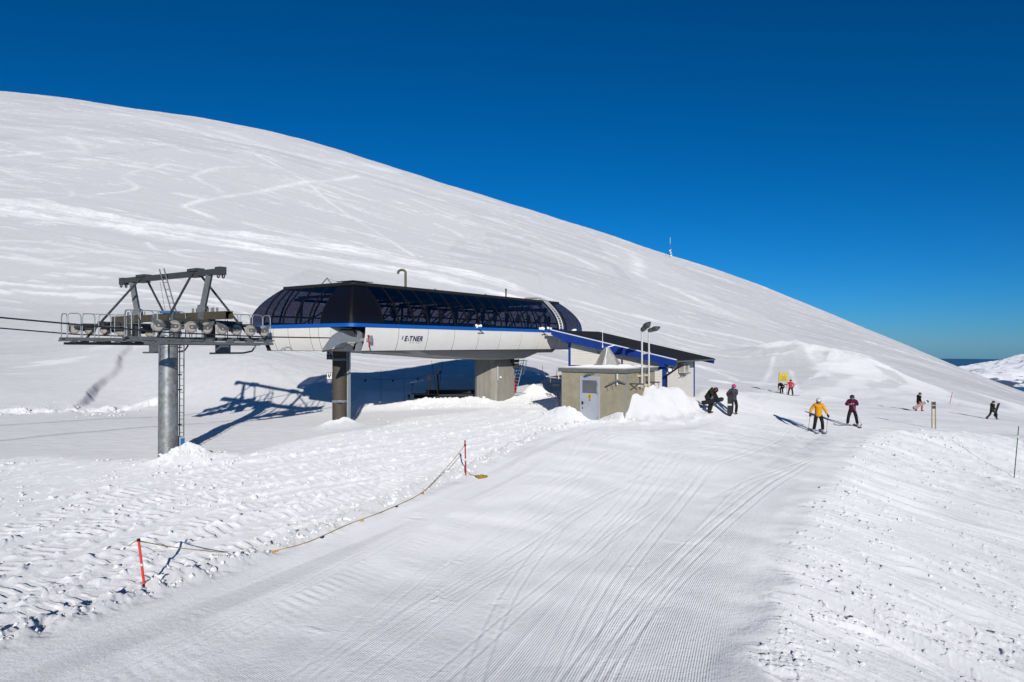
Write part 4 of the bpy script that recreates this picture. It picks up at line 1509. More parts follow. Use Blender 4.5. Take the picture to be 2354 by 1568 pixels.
mb = MB()
HB = 0.185    # baseline height of the big letters
for ch, u0 in (('E', 3.36), ('T', 3.68), ('N', 3.93), ('E', 4.21), ('R', 4.41)):
    vs, fs = text_mesh(ch, .34, .18, .012)
    mb.add([panel_pt(u0 + x * 1.02, HB + y, .012 + z) for x, y, z in vs], fs)
for q in ([(3.18, .065), (3.235, .055), (3.275, .235), (3.215, .235)], [(3.595, .0), (3.64, .0), (3.67, .06), (3.66, .11), (3.665, .18), (3.645, .19), (3.63, .10)]):
    mb.add([panel_pt(x, HB + y, .014) for x, y in q], [tuple(range(len(q)))])
st_part(mb, 'lettering', 'letter')
for ch, u0 in (('p', 3.77), ('a', 4.24), ('y', 4.36), ('s', 4.48)):
    mb = MB()
    vs, fs = text_mesh(ch, .13, .18, 0)
    mb.add([panel_pt(u0 + x * .85, HB - .105 + y, .012 + z) for x, y, z in vs], fs)
    st_part(mb, 'faded_letter', 'faded')
for u0 in (3.93, 4.02):
    mb = MB()
    mb.prism([(0, 0), (.03, 0), (.035, .05), (.012, .05)], panel_pt(u0, HB - .10, .014), ST.d(1, 0), V3((0, 0, 1)), ST.d(0, -1), 0, .004)
    st_part(mb, 'faded_letter', 'faded')
# roof furniture
mb = MB()
c = ST(6.9, 3.4, H_ROOF)
mb.tube([c + V3((0, 0, z)) for z in (0, 1.15)] + [c + V3((-.1 * (1 - math.cos(a)) * 2, 0, 1.15 + .14 * math.sin(a))) for a in [math.pi * k / 8 for k in range(1, 8)]] + [c + V3((-.42, 0, 1.08))], .065, 10)
st_part(mb, 'exhaust_pipe', 'olive')
mb = MB()
c = ST(16.6, 3.6, H_ROOF)
mb.tube([c, c + V3((0, 0, .85))], .05, 8)
mb.tube([c + V3((0, 0, .8)), c + V3((0, 0, .93))], .06, 8)
st_part(mb, 'vent_pipe', 'olive')
for u in (1.6, 9.4, 14.2):
    mb = MB()
    t = ST(u, 3.5, H_ROOF + .42)
    mb.tube([ST(u - .12, 3.0, H_ROOF + .1), t, ST(u + .1, 4.1, H_ROOF + .1)], .025, 6)
    mb.tube([t, ST(u + 1.2, 3.3, H_ROOF + .12)], .01, 5)
    mb.ball(t, .04, 8, 6)
    st_part(mb, 'line_bracket', 'lightsteel')
# curved roof ladder at the far end of the near side
mb = MB()
for du in (-.2, .2):
    pts = [ST(17.6 + du, -.06 + cover(k / 14)[0], cover(k / 14)[1] + .06) for k in range(15)] + [ST(17.6 + du, 1.7, H_ROOF + .3), ST(17.6 + du, 2.6, H_ROOF + .3), ST(17.6 + du, 2.7, H_ROOF + .1)]
    mb.tube(pts, .045, 6)
for k in range(13):
    o_, h_ = cover((k + .5) / 13)
    mb.bar(ST(17.4, o_ - .06, h_ + .06), ST(17.8, o_ - .06, h_ + .06), .05, .09)
st_part(mb, 'roof_ladder', 'alu')
# snow caught on the band brackets
random.seed(3)
for u, n in ((8.9, 5), (15.3, 6), (16.2, 3), (19.3, 3)):
    mb = MB()
    for k in range(n):
        mb.ball(ST(u + random.uniform(-.2, .25), -.05 + random.uniform(-.02, .03), H_B1 + random.uniform(.0, .10)), (random.uniform(.05, .09), .06, random.uniform(.05, .09)), 8, 6)
    st_part(mb, 'snow_lump', SNOWLUMP := M.setdefault('lump', mat("snow_lump", (.86, .86, .87), .8, 0, .03, 8, .01, 20, .1, drough=1.0)))
for u in (8.9, 15.3):
    mb = MB()
    mb.bar(ST(u, -.04, H_B0 + .1), ST(u, -.55, H_B0 + .06), .05, .05)
    mb.bar(ST(u, -.5, H_B0 + .06), ST(u - .5, -.5, H_B0 + .06), .03, .06)
    st_part(mb, 'band_bracket', 'band')

# ------------------------------------------------------------------ lift tower in front of the station
TW = Fr(-13.64, 27.1, DIR)
twr = thing('lift_tower', 'galvanised chairlift tower with crossarm, sheave trains and catwalks', 'lift tower', tuple(TW(0, 0, -4.5)), DIR)


def tw_part(mb, name, m, parent=twr, **k):
    return mb.build(name, M[m], parent, **k)


mb = MB()
mb.tube([TW(0, 0, -4.9), TW(0, 0, .9)], [.365, .35], 32)
colm = tw_part(mb, 'column', 'galv')
mb = MB()
for q in (-.16, .16):
    mb.tube([TW(.55, q, -3.95), TW(.55, q, .3)], .022, 6)
for k in range(16):
    mb.tube([TW(.55, -.16, -3.8 + .27 * k), TW(.55, .16, -3.8 + .27 * k)], .012, 6)
for h in (-3.2, -1.8, -1.2, -.1):
    mb.bar(TW(.3, 0, h), TW(.55, 0, h), .06, .05)
tw_part(mb, 'column_ladder', 'steel')
mb = MB()
mb.fbox(TW, .36, .56, -.2, .12, -4.15, -3.68)
bx = tw_part(mb, 'service_box', 'soffit')
mb = MB()
mb.fbox(TW, .562, .57, -.2, .0, -4.12, -3.72)
mb.fbox(TW, .40, .565, -.212, -.202, -4.12, -3.74)
tw_part(mb, 'blue_plate', 'cablue', bx)
# crossarm: open-ended rectangular box section
mb = MB()
h0, h1, w = .945, 1.225, .15
for a, b, c, d in ((-w, -w + .016, h0, h1), (w - .016, w, h0, h1), (-w + .016, w - .016, h0, h0 + .016), (-w + .016, w - .016, h1 - .016, h1)):
    mb.fbox(TW, a, b, -4.15, 4.35, c, d)
arm = tw_part(mb, 'crossarm', 'olive')
for v in (-2.6, 2.55, -.6, .6):
    mb = MB()
    mb.fbox(TW, -.22, .22, v - .13, v + .13, h0 - .02, h1 + .02)
    tw_part(mb, 'clamp_block', 'steel', arm)
mb = MB()
mb.fbox(TW, -.42, .42, -.42, .42, .62, .93)
tw_part(mb, 'arm_seat', 'steel', arm)
for v in (-2.95, -2.86, -1.95, -1.86, -3.3, -3.22, 3.0, 3.1, 2.0):
    for u in (-.08, .08):
        mb = MB()
        mb.tube([TW(u, v, h1 - .03), TW(u, v, h1 + .16)], .016, 6)
        tw_part(mb, 'bolt', 'darksteel', arm)
mb = MB()
mb.fbox(TW, -.25, .3, -.35, .2, h1 + .02, h1 + .12)
tw_part(mb, 'junction_box', 'cablue', arm)
# lifting frame on top
mb = MB()
mb.bar(TW(0, -3.62, 2.70), TW(0, 3.62, 2.74), .2, .21)
beam = tw_part(mb, 'lifting_beam', 'darksteel')
for s in (-1, 1):
    mb = MB()
    mb.fbox(TW, -.13, .13, s * 3.6 - .17, s * 3.6 + .17, 2.57, 2.86)
    for q in (-.1, .1):
        c = TW(q, s * 3.62, 2.53)
        mb.tube([c + TW.d(0, .07 * math.cos(a)) + V3((0, 0, .07 * math.sin(a))) for a in [2 * math.pi * k / 12 for k in range(12)]], .025, 6, closed=True)
    tw_part(mb, 'beam_head', 'darksteel', beam)
    mb = MB()
    mb.fbox(TW, -.16, .16, s * 1.95 - .34, s * 1.95 + .34, 2.8, 2.90)
    mb.fbox(TW, -.14, .14, s * 1.95 - .3, s * 1.95 + .3, 2.57, 2.62)
    tw_part(mb, 'gusset', 'darksteel', beam)
    mb = MB()
    mb.bar(TW(0, s * 2.38, h1), TW(0, s * 2.88, 2.62), .17, .19, (1, 0, 0))
    mb.bar(TW(0, s * 2.38, h1), TW(0, s * 2.45, h1 + .25), .26, .3, (1, 0, 0))
    tw_part(mb, 'post', 'steel')
    for q in (-1, 1):
        a, b = TW(q * .1, s * 1.95, 2.78), TW(q * 1.95, s * 2.75, .12)
        mb = MB()
        mb.bar(a, b, .085, .02, TW.d(0, 1))
        mb.bar(a, b, .02, .085, TW.d(0, 1))
        n = 26
        d = (b - a) / np.linalg.norm(b - a)
        for k in range(n):                # bolt heads along the perforated angle
            p = a + (b - a) * (k + 1) / (n + 1)
            mb.box(p + TW.d(0, -.02 * s), (.03, .06, .03))
        tw_part(mb, 'brace', 'darksteel')
mb = MB()
for q in (-.17, .17):
    mb.tube([TW(.05, -.35 + q, h1), TW(-.28, .0 + q, 3.0)], .024, 6)
for k in range(6):
    t = (k + .6) / 6.6
    p = TW(.05 - .33 * t, -.35 + .35 * t, h1 + (3.0 - h1) * t)
    mb.tube([p + TW.d(0, -.17), p + TW.d(0, .17)], .013, 6)
tw_part(mb, 'upper_ladder', 'steel')
mb = MB()
mb.tube([TW(0, .65, 2.55), TW(0, .2, h1)], .008, 5)
tw_part(mb, 'hoist_wire', 'darksteel')


# sheave trains
def rope_h(u, s):
    base = .385 + (-.032 * u)
    if u < -2.1:
        return (.385 + .0672 + .075 * (-2.1 - u)) if s < 0 else (.36 + .0672 + .078 * (-2.1 - u))
    return base - (0 if s < 0 else .025)


for s in (-1, 1):
    v0 = 3.2 * s
    mb = MB()
    for u0 in (-1.8, -.6, .6, 1.8):
        hh = rope_h(u0, s) + .3
        mb.bar(TW(u0 - .36, v0 - s * .16, hh), TW(u0 + .36, v0 - s * .16, hh), .05, .12)
    for u0 in (-1.2, 1.2):
        hh = rope_h(u0, s) + .40
        mb.bar(TW(u0 - .72, v0 - s * .24, hh), TW(u0 + .72, v0 - s * .24, hh), .06, .13)
    mb.bar(TW(-1.35, v0 - s * .32, .88), TW(1.35, v0 - s * .32, .82), .07, .16)
    mb.fbox(TW, -.16, .16, v0 - s * .34 - .12, v0 - s * .34 + .12, .12, .95)
    for u0 in (-1.2, 1.2):
        mb.tube([TW(u0, v0 - s * .12, rope_h(u0, s) + .42), TW(u0, v0 - s * .4, rope_h(u0, s) + .42)], .05, 8)
    tw_part(mb, 'sheave_beam', 'darksteel')
    for k in range(8):
        u0 = -2.1 + .6 * k
        c = TW(u0, v0, rope_h(u0, s) + .225)
        ax = TW.d(0, 1)
        mb = MB()
        rr = [(.0, .03), (.15, .03), (.165, .05), (.21, .05), (.214, .035), (.214, .022), (.19, .008), (.19, -.008), (.214, -.022), (.214, -.035), (.21, -.05), (.165, -.05), (.15, -.03), (.0, -.03)]
        rg = [[c + TW.d(max(r_, .002) * math.cos(a), 0) + V3((0, 0, max(r_, .002) * math.sin(a))) + ax * q for a in [2 * math.pi * j / 28 for j in range(28)]] for r_, q in rr[2:12]]
        mb.loft(rg, True, False, True)
        shv = tw_part(mb, 'sheave', 'tyre')
        mb = MB()
        for q in (-1, 1):
            mb.tube([c + ax * (q * .028), c + ax * (q * .036)], .165, 28)
        mb.tube([c - ax * .07, c + ax * .07], .035, 12)
        tw_part(mb, 'wheel_disc', 'hub', shv)
        # cover arm over the wheel, on the outer side
        up = (1, 0, 1, 0, 1, 2, 1, 0)[k]
        out = ax * (.066 * s)
        sgn = 1 if k % 2 == 0 else -1
        mb = MB()
        if (k % 2 == 0 and k != 2 and k != 6) or k in (3, 7):
            pr = [(-.27, .25), (-.20, .10), (-.06, -.05), (.06, -.05), (.30, -.02), (.30, .08), (.10, .10), (-.05, .16), (-.2, .27)]
        else:
            pr = [(-.11, .05), (-.07, -.05), (.06, -.06), (.30, -.02), (.30, .08), (.06, .08), (-.06, .08)]
        mb.prism([(sgn * x, y) for x, y in pr], c + out * .8, TW.d(1, 0), V3((0, 0, 1)), ax * s, 0, .014)
        tw_part(mb, 'wheel_arm', 'steel')
        if k % 2 == 0:
            cc = TW(u0 + .3, v0 + s * .05, rope_h(u0 + .3, s) + .31)
            mb = MB()
            mb.tube([cc - ax * .07, cc + ax * .07], .085, 12)
            mb.tube([cc - ax * .06 + TW.d(.03, 0, -.12), cc + ax * .06 + TW.d(.03, 0, -.12)], .06, 10)
            tw_part(mb, 'damper', 'rubber')
    # catwalk on the inner side
    mb = MB()
    vi = v0 - s * .72
    mb.fbox(TW, -2.8, 2.8, vi - .26, vi + .26, .255, .285)
    for q in (-.26, .26):
        mb.bar(TW(-2.8, vi + q, .23), TW(2.8, vi + q, .19), .05, .13)
    for k in range(8):
        u0 = -2.7 + 5.4 * k / 7
        mb.bar(TW(u0, vi - .5, .17), TW(u0, vi + .55, .17), .06, .06)
    mb.bar(TW(-2.2, v0 + s * .18, .08), TW(2.4, v0 + s * .18, .04), .06, .10)
    mb.bar(TW(-2.5, v0 - s * .1, .06), TW(2.0, v0 - s * .1, .02), .06, .10)
    for k in range(6):
        u0 = -2.0 + .84 * k
        mb.prism([(-.16, 0), (.16, 0), (.09, .12), (-.09, .12)], TW(u0, v0 + s * .2, .10), TW.d(1, 0), V3((0, 0, 1)), TW.d(0, 1), -.02, .02)
        mb.bar(TW(u0 - .1, v0 + s * .12, .1), TW(u0 + .25, v0 - s * .45, .12), .05, .05)
    tw_part(mb, 'catwalk', 'steel')
    mb = MB()
    hoops = [(-2.72, -2.25), (-2.2, -1.75), (-1.6, -1.15), (-1.0, -.55), (.62, 1.05), (1.15, 1.6), (1.7, 2.15), (2.25, 2.72)]
    for a, b in hoops:
        for q in (s * .25,):
            vv = vi - q
            mb.tube([TW(a, vv, .25), TW(a, vv, 1.10), TW(a + .03, vv, 1.18), TW(a + .1, vv, 1.22), TW(b - .1, vv, 1.22), TW(b - .03, vv, 1.18), TW(b, vv, 1.10), TW(b, vv, .25)], .018, 6)
    for a in (-2.74, 2.74):
        mb.tube([TW(a, vi - .24, .25), TW(a, vi - .24, 1.08), TW(a, vi - .16, 1.2), TW(a, vi + .16, 1.2), TW(a, vi + .24, 1.08), TW(a, vi + .24, .25)], .02, 6)
    mb.tube([TW(-2.72, vi - s * .25, .75), TW(-.55, vi - s * .25, .75)], .012, 5)
    mb.tube([TW(-2.2, vi - s * .25, 1.22), TW(-1.0, vi - s * .25, 1.22)], .014, 5)
    mb.tube([TW(1.15, vi - s * .25, 1.22), TW(2.3, vi - s * .25, 1.22)], .014, 5)
    tw_part(mb, 'railing', 'lightsteel')
    mb = MB()
    mb.fbox(TW, .6, 1.0, vi - .2, vi + .2, -.30, .1)
    mb.tube([TW(.2, vi - .1, -.32), TW(1.6, vi - .1, -.32), TW(2.0, vi - .1, -.25), TW(2.15, vi - .1, -.05), TW(2.15, vi - .1, .1)], .035, 8)
    tw_part(mb, 'derailment_switch', 'steel')

# haul rope strands
for s, lab, u_end in ((-1, 'near strand of the steel haul rope running from the left edge into the station corner', 12.0), (1, 'far strand of the steel haul rope leaving the tower behind the far sheaves', 12.0)):
    us_ = [-24, -16, -11, -8, -6, -4, -2.1, -1.5, -.9, -.3, .3, .9, 1.5, 2.1, 4, 7, u_end]
    mb = MB()
    mb.tube([TW(u, 3.2 * s, rope_h(u, s) if u < 2.1 else rope_h(2.1, s) - .004 * (u - 2.1)) for u in us_], .025, 8)
    tag(mb.build('haul_rope', M['cable'], None), lab, 'cable', 'strands of the haul rope')
# ------------------------------------------------------------------ rendered concrete hut
HT = Fr(5.41, 33.0, DIR)          # nearest corner; front wall runs along v, side wall along u
HTOP, HFAS = -1.10, -1.30
hut = thing('utility_hut', 'low beige concrete hut with flat roof and pale grey door', 'hut', tuple(HT(1.85, 1.75, -3.75)), DIR)
mb = MB()
mb.fbox(HT, 0, 3.7, 0, 3.5, -4.4, -1.36)
wall = mb.build('wall', M['render'], hut)
mb = MB()
mb.fbox(HT, -.004, .25, -.006, .012, -4.3, -1.37)
mb.build('corner_strip', M['concrete'], hut)
mb = MB()
mb.fbox(HT, -.13, 3.83, -.13, 3.63, -1.36, -1.17)
roof = mb.build('roof', M['fascia'], hut)
mb = MB()
mb.fbox(HT, -.16, 3.86, -.16, 3.66, -1.17, -1.125)
mb.build('roof_edging', M['paleedge'], roof)
mb = MB()
nn = 26
vs, fs = [], []
for i in range(nn):
    for j in range(nn):
        u, v = -.1 + 3.9 * i / (nn - 1), -.1 + 3.7 * j / (nn - 1)
        e = min(i, j, nn - 1 - i, nn - 1 - j) / 4.0
        hsn = .02 + min(1, e) * (.02 + .03 * math.exp(-((u - 2.6) / 1.2) ** 2) + .10 * math.exp(-(((u - 1.9) / .8) ** 2 + ((v - 1.9) / .8) ** 2))) + .05 * float(pn(np.array([u * 1.1]), np.array([v * 1.1]), 7)[0]) * min(1, e)
        vs.append(HT(u, v, -1.14 + hsn))
for i in range(nn - 1):
    for j in range(nn - 1):
        fs.append((i * nn + j, (i + 1) * nn + j, (i + 1) * nn + j + 1, i * nn + j + 1))
mb.add(vs, fs, True)
mb.build('roof_snow', M['lump'], roof)
# door
DV0, DV1 = 1.30, 2.42
mb = MB()
mb.fbox(HT, -.05, .02, DV0, DV0 + .09, -3.75, -1.56)
mb.fbox(HT, -.05, .02, DV1 - .09, DV1, -3.75, -1.56)
mb.fbox(HT, -.05, .02, DV0 + .09, DV1 - .09, -1.66, -1.56)
mb.build('door_frame', M['door'], hut)
mb = MB()
mb.fbox(HT, -.032, .02, DV0 + .095, DV1 - .095, -3.75, -1.665)
door = mb.build('door', M['door'], hut)
mb = MB()
mb.fbox(HT, -.046, -.03, DV0 + .16, DV1 - .16, -2.40, -1.76)
mb.build('louvre', M['louvre'], door)
mb = MB()
mb.fbox(HT, -.07, -.03, DV1 - .19, DV1 - .13, -2.98, -2.82)
mb.tube([HT(-.09, DV1 - .16, -2.9), HT(-.09, DV1 - .28, -2.9)], .012, 6)
mb.fbox(HT, -.055, -.03, DV1 - .18, DV1 - .15, -3.2, -3.12)
mb.build('handle', M['black'], door)
mb = MB()
for h in (-1.95, -2.4, -3.6):
    mb.fbox(HT, -.065, -.03, DV0 + .085, DV0 + .135, h - .06, h + .06)
mb.build('hinge', M['lightsteel'], door)
mb = MB()
mb.fbox(HT, -.04, -.033, 1.76, 1.96, -2.68, -2.46)
wp = mb.build('warning_plate', M['warnyellow'], door)
mb = MB()
mb.prism([(-.055, 0), (.055, 0), (.0, .09)], HT(-.0405, 1.86, -2.58), HT.d(0, -1), V3((0, 0, 1)), HT.d(-1, 0), 0, .002)
mb.fbox(HT, -.0425, -.0405, 1.80, 1.92, -2.635, -2.615)
mb.fbox(HT, -.0425, -.0405, 1.82, 1.90, -2.66, -2.645)
mb.build('plate_print', M['black'], wp)
mb = MB()
mb.fbox(HT, -.037, -.033, 1.81, 1.91, -2.77, -2.72)
mb.build('number_plate', M['darksteel'], door)
mb = MB()
mb.bar(HT(0, 1.78, -1.47), HT(-.32, 1.92, -1.50), .16, .05)
mb.bar(HT(0, 1.6, -1.45), HT(-.05, 1.95, -1.45), .06, .05)
mb.build('door_lamp', M['steel'], hut)
# metal vent cowl on the roof: two folded sheets around a white pipe
mb = MB()


def sheet(mbx, pts, th=.025):
    p = [HT(*q) for q in pts]
    n = np.cross(p[1] - p[0], p[2] - p[0])
    n /= np.linalg.norm(n)
    k = len(p)
    mbx.add(p + [q + n * th for q in p], [tuple(range(k))[::-1], tuple(range(k, 2 * k))] + [(i, (i + 1) % k, k + (i + 1) % k, k + i) for i in range(k)])


CU, CV, CH = 1.75, 1.75, -1.12
sheet(mb, [(CU - .5, CV + .1, CH), (CU - .3, CV + .62, CH), (CU - .12, CV + .30, CH + .75), (CU - .03, CV + .08, CH + 1.02), (CU - .10, CV + .02, CH + .98)])
sheet(mb, [(CU + .45, CV + .6, CH), (CU - .3, CV + .62, CH), (CU - .12, CV + .30, CH + .75), (CU - .03, CV + .08, CH + 1.02), (CU + .1, CV + .08, CH + 1.0)])
sheet(mb, [(CU - .42, CV - .12, CH), (CU - .2, CV - .66, CH), (CU - .04, CV - .34, CH + .6), (CU + .02, CV - .06, CH + .98), (CU - .08, CV - .02, CH + .98)])
sheet(mb, [(CU + .5, CV - .6, CH), (CU - .2, CV - .66, CH), (CU - .04, CV - .34, CH + .6), (CU + .02, CV - .06, CH + .98), (CU + .12, CV + .0, CH + .98)])
cowl = mb.build('vent_cowl', M['zinc'], hut)
mb = MB()
mb.tube([HT(CU - .42, CV - .02, CH - .05), HT(CU - .12, CV - .0, CH + .97)], .035, 8)
mb.bar(HT(CU - .05, CV, CH + 1.0), HT(CU + .1, CV - .35, CH + 1.12), .06, .05)
mb.build('cowl_edge', M['flash'], cowl)
# hook brackets on the walls
for fr_, name in ((((-.02, .75), (-.34, .75)), 'a'),):
    pass
mb = MB()
mb.tube([HT(-.06, .33, -1.40), HT(-.06, .33, -1.95)], .055, 10)
pb = mb.build('downpipe', M['alu'], hut)
mb = MB()
mb.bar(HT(-.0, .3, -1.80), HT(-.3, .2, -1.70), .06, .06)
mb.bar(HT(-.28, .2, -1.70), HT(-.52, .55, -1.88), .07, .07)
mb.bar(HT(-.28, .2, -1.70), HT(-.05, -.14, -1.88), .07, .07)
for u, v in ((-.48, .49), (-.36, .3)):
    mb.tube([HT(u, v, -1.83), HT(u - .01, v - .05, -2.08)], .010, 5)
mb.build('hook_bracket', M['darksteel'], hut)
for u in (.62, 2.55):
    mb = MB()
    mb.bar(HT(u, 0, -1.9), HT(u, -.75, -1.9), .06, .06)
    mb.bar(HT(u, -.06, -2.2), HT(u, -.45, -1.94), .05, .05)
    mb.tube([HT(u, -.7, -1.9), HT(u, -.7, -2.2)], .012, 5)
    mb.build('hook_bracket', M['darksteel'], hut)
mb = MB()
mb.bar(HT(.3, 3.5, -1.72), HT(.1, 4.3, -1.68), .08, .06)
mb.tube([HT(.12, 4.25, -1.7), HT(.12, 4.25, -1.95)], .012, 5)
mb.build('hook_bracket', M['timber'], hut)
mb = MB()
mb.tube([HT(-.1, 3.62, -1.16), HT(-.1, 3.62, -1.75)], .03, 6)
mb.build('overflow_pipe', M['paleedge'], hut)

# floodlights on tall aluminium tubes bolted to the side wall
for u, lab, yaw, pit in ((1.60, 'left floodlight on an aluminium tube with its head tipped steeply up', .1, .80), (2.45, 'right floodlight on an aluminium tube with its head tipped almost flat', .0, .30)):
    fl = thing('floodlight_post', lab, 'floodlight', tuple(HT(u, -.22, -2.15)), DIR, 'floodlights beside the hut')
    mb = MB()
    mb.tube([HT(u, -.22, -2.15), HT(u, -.22, .70)], .048, 12)
    mb.build('tube', M['alu'], fl)
    mb = MB()
    for h in (-1.55, -2.05):
        mb.fbox(HT, u - .05, u + .05, -.19, .0, h - .05, h + .05)
        mb.tube([HT(u, -.22, h - .03), HT(u, -.22, h + .03)], .07, 10)
    mb.build('wall_clamp', M['paleedge'], fl)
    # head: fan-shaped casing, narrow at the pivot, flaring outwards
    dirv = V3((math.cos(pit) * math.cos(yaw), math.cos(pit) * math.sin(yaw), math.sin(pit)))
    sidev = V3((-math.sin(yaw), math.cos(yaw), 0))
    upv = np.cross(dirv, sidev)
    c = HT(u, -.22, .74)
    rg = []
    for d, w_, hh_ in ((-.05, .07, .13), (.06, .10, .22), (.16, .12, .22), (.18, .16, .19), (.33, .2, .27), (.45, .19, .2), (.58, .16, .04)):
        p = c + dirv * d
        rg.append([p + sidev * w_ + upv * hh_ * .45, p + sidev * w_ - upv * hh_ * .55, p - sidev * w_ - upv * hh_ * .55, p - sidev * w_ + upv * hh_ * .45])
    mb = MB().loft(rg, True, True, False)
    hd = mb.build('lamp_head', M['lampblack'], fl, bevel=.02)
    mb = MB()
    mb.bar(c - sidev * .1 - V3((0, 0, .08)), c - sidev * .1 + dirv * .15, .03, .06)
    mb.bar(c + sidev * .1 - V3((0, 0, .08)), c + sidev * .1 + dirv * .15, .03, .06)
    mb.build('yoke', M['black'], fl)

# ------------------------------------------------------------------ white building with blue trim and mono-pitch roof
BD = Fr(8.92, 37.0, DIR)       # low near corner of the roof; v climbs the slope, u runs along the eaves
RW, RL = 8.0, 6.25
H_LOW, H_HIGH = -.81, .925


def rh(v):
    return H_LOW + (H_HIGH - H_LOW) * v / RW


hse = thing('lift_building', 'white boarded building with blue trim and black mono-pitch roof', 'building', tuple(BD(3, 4, -3.6)), DIR)
V0, V1, U0, U1 = .95, 7.1, .62, 5.3
# roof slab as one slanted sheet
mb = MB()
th = .12
q = [(0, 0), (RL, 0), (RL, RW), (0, RW)]
mb.add([BD(u, v, rh(v) - th) for u, v in q] + [BD(u, v, rh(v) - .012) for u, v in q], [(3, 2, 1, 0), (4, 5, 6, 7), (0, 1, 5, 4), (1, 2, 6, 5), (2, 3, 7, 6), (3, 0, 4, 7)])
rf = mb.build('roof', M['felt'], hse)
mb = MB()
for k in range(6):
    v = .9 + 1.2 * k
    mb.add([BD(.1, v, rh(v) - .009), BD(RL - .05, v, rh(v) - .009), BD(RL - .05, v + .02, rh(v + .02) + .002), BD(.1, v + .02, rh(v + .02) + .002)], [(0, 1, 2, 3)])
mb.build('felt_lap', M['felt'], rf)
# verge boards (front and back gable)
for u, nm in ((-.035, 0), (RL + .002, 1)):
    mb = MB()
    prof = [(0.02, rh(0.02) - .02), (RW, rh(RW) - .02), (RW - .05, rh(RW) - .32), (RW - .9, rh(RW - .9) - .46), (RW - 1.1, rh(RW - 1.1) - .50), (.05, rh(.05) - .36)]
    mb.prism(prof, BD(u, 0, 0), BD.d(0, 1), V3((0, 0, 1)), BD.d(1, 0), 0, .033)
    mb.build('verge_board', M['hutblue'], rf)
    mb = MB()
    mb.prism([(-.01, rh(-.01) - .02), (RW + .03, rh(RW + .03) - .02), (RW + .03, rh(RW + .03) + .035), (-.01, rh(-.01) + .035)], BD(u, 0, 0), BD.d(0, 1), V3((0, 0, 1)), BD.d(1, 0), -.012, .05)
    mb.build('verge_flashing', M['flash'], rf)
mb = MB()      # purlin ends under the verge
for v in (V0, 3.9, V1):
    mb.fbox(BD, -.02, U0 + .1, v - .2, v + .08, rh(v - .2) - .56, rh(v - .2) - .13)
mb.build('purlin', M['plainblue'], rf)
mb = MB()
mb.fbox(BD, -.3, RL, RW - .02, RW + .02, H_HIGH - .18, H_HIGH - .02)
mb.build('ridge_board', M['plainblue'], rf)
# gutter and downpipe
mb = MB()
pts = [(math.cos(a) * .075, math.sin(a) * .075) for a in [math.pi + math.pi * k / 8 for k in range(9)]]
mb.prism(pts + [(.068, .012), (-.068, .012)], BD(0.04, -.07, H_LOW - .06), BD.d(0, -1), V3((0, 0, 1)), BD.d(1, 0), 0, RL - .3, True)
gut = mb.build('gutter', M['steel'], rf)
mb = MB()
mb.tube([BD(.55, -.07, H_LOW - .12), BD(.55, -.05, H_LOW - .3), BD(.35, V0 - .14, H_LOW - .95), BD(.35 + .35, V0 - .09, -1.75), BD(.7, V0 - .09, -2.1), BD(.7, V0 - .09, -4.0)], .05, 10)
mb.build('downpipe', M['black'], rf)
# walls
mb = MB()
wl_poly = [(V0, -4.3), (V1, -4.3), (V1, rh(V1) - .13), (V0, rh(V0) - .13)]
mb.prism(wl_poly, BD(U0, 0, 0), BD.d(0, 1), V3((0, 0, 1)), BD.d(1, 0), 0, U1 - U0)
wall = mb.build('wall', M['hutwhite'], hse)
for nm, q in (('corner_trim', (U0 - .025, U0 + .14, V1 - .13, V1 + .025, -1.35, rh(V1) - .14)), ('base_trim', (U0 - .025, U0 + .03, V0 + .12, V1 - .132, -1.35, -1.22)),
              ('corner_trim', (U0 - .027, U0 + .25, V0 - .027, V0 + .12, -4.2, rh(V0) - .14)), ('corner_trim', (U1 - .14, U1 + .025, V0 - .025, V0 + .1, -4.2, rh(V0) - .14))):
    mb = MB()
    mb.fbox(BD, *q)
    mb.build(nm, M['plainblue'], wall)
mb = MB()
mb.fbox(BD, U0 - .02, U0, 5.0, 5.16, -.5, -.36)
pl = mb.build('wall_plate', M['paleedge'], wall)
mb = MB()
mb.ball(BD(U0 - .03, 5.06, -.44), .035, 8, 6)
mb.build('outlet', M['darksteel'], pl)
# heat pump on the eaves wall
ac = thing('heat_pump', 'cream outdoor heat pump unit on the eaves wall of the building', 'heat pump', tuple(BD(3.2, V0, -1.62)), DIR)
mb = MB()
mb.fbox(BD, 2.55, 3.40, V0 - .42, V0 - .08, -1.62, -1.02)
body = mb.build('casing', M['cream'], ac, bevel=.015)
mb = MB()
c = BD(2.90, V0 - .424, -1.32)
for r_ in (.06, .12, .18, .23):
    mb.tube([c + BD.d(r_ * math.cos(a), 0) + V3((0, 0, r_ * math.sin(a))) for a in [2 * math.pi * k / 24 for k in range(24)]], .006, 5, closed=True)
for k in range(8):
    a = math.pi * k / 8
    mb.bar(c + BD.d(.23 * math.cos(a), 0) + V3((0, 0, .23 * math.sin(a))), c - BD.d(.23 * math.cos(a), 0) - V3((0, 0, .23 * math.sin(a))), .005, .005)
mb.build('fan_grille', M['steel'], body)
mb = MB()
for k in range(9):
    mb.fbox(BD, 2.545, 2.549, V0 - .40, V0 - .10, -1.58 + .06 * k, -1.545 + .06 * k)
mb.build('side_grille', M['louvre'], body)
mb = MB()
for u in (2.7, 3.2):
    mb.bar(BD(u, V0, -1.66), BD(u, V0 - .5, -1.64), .05, .04)
    mb.bar(BD(u, V0, -1.95), BD(u, V0 - .4, -1.67), .04, .03)
mb.fbox(BD, 2.5, 3.5, V0 - .45, V0 - .40, -1.66, -1.63)
mb.build('wall_bracket', M['steel'], ac)
mb = MB()
mb.fbox(BD, 2.45, 3.5, V0 - .5, V0 - .02, -.93, -.90)
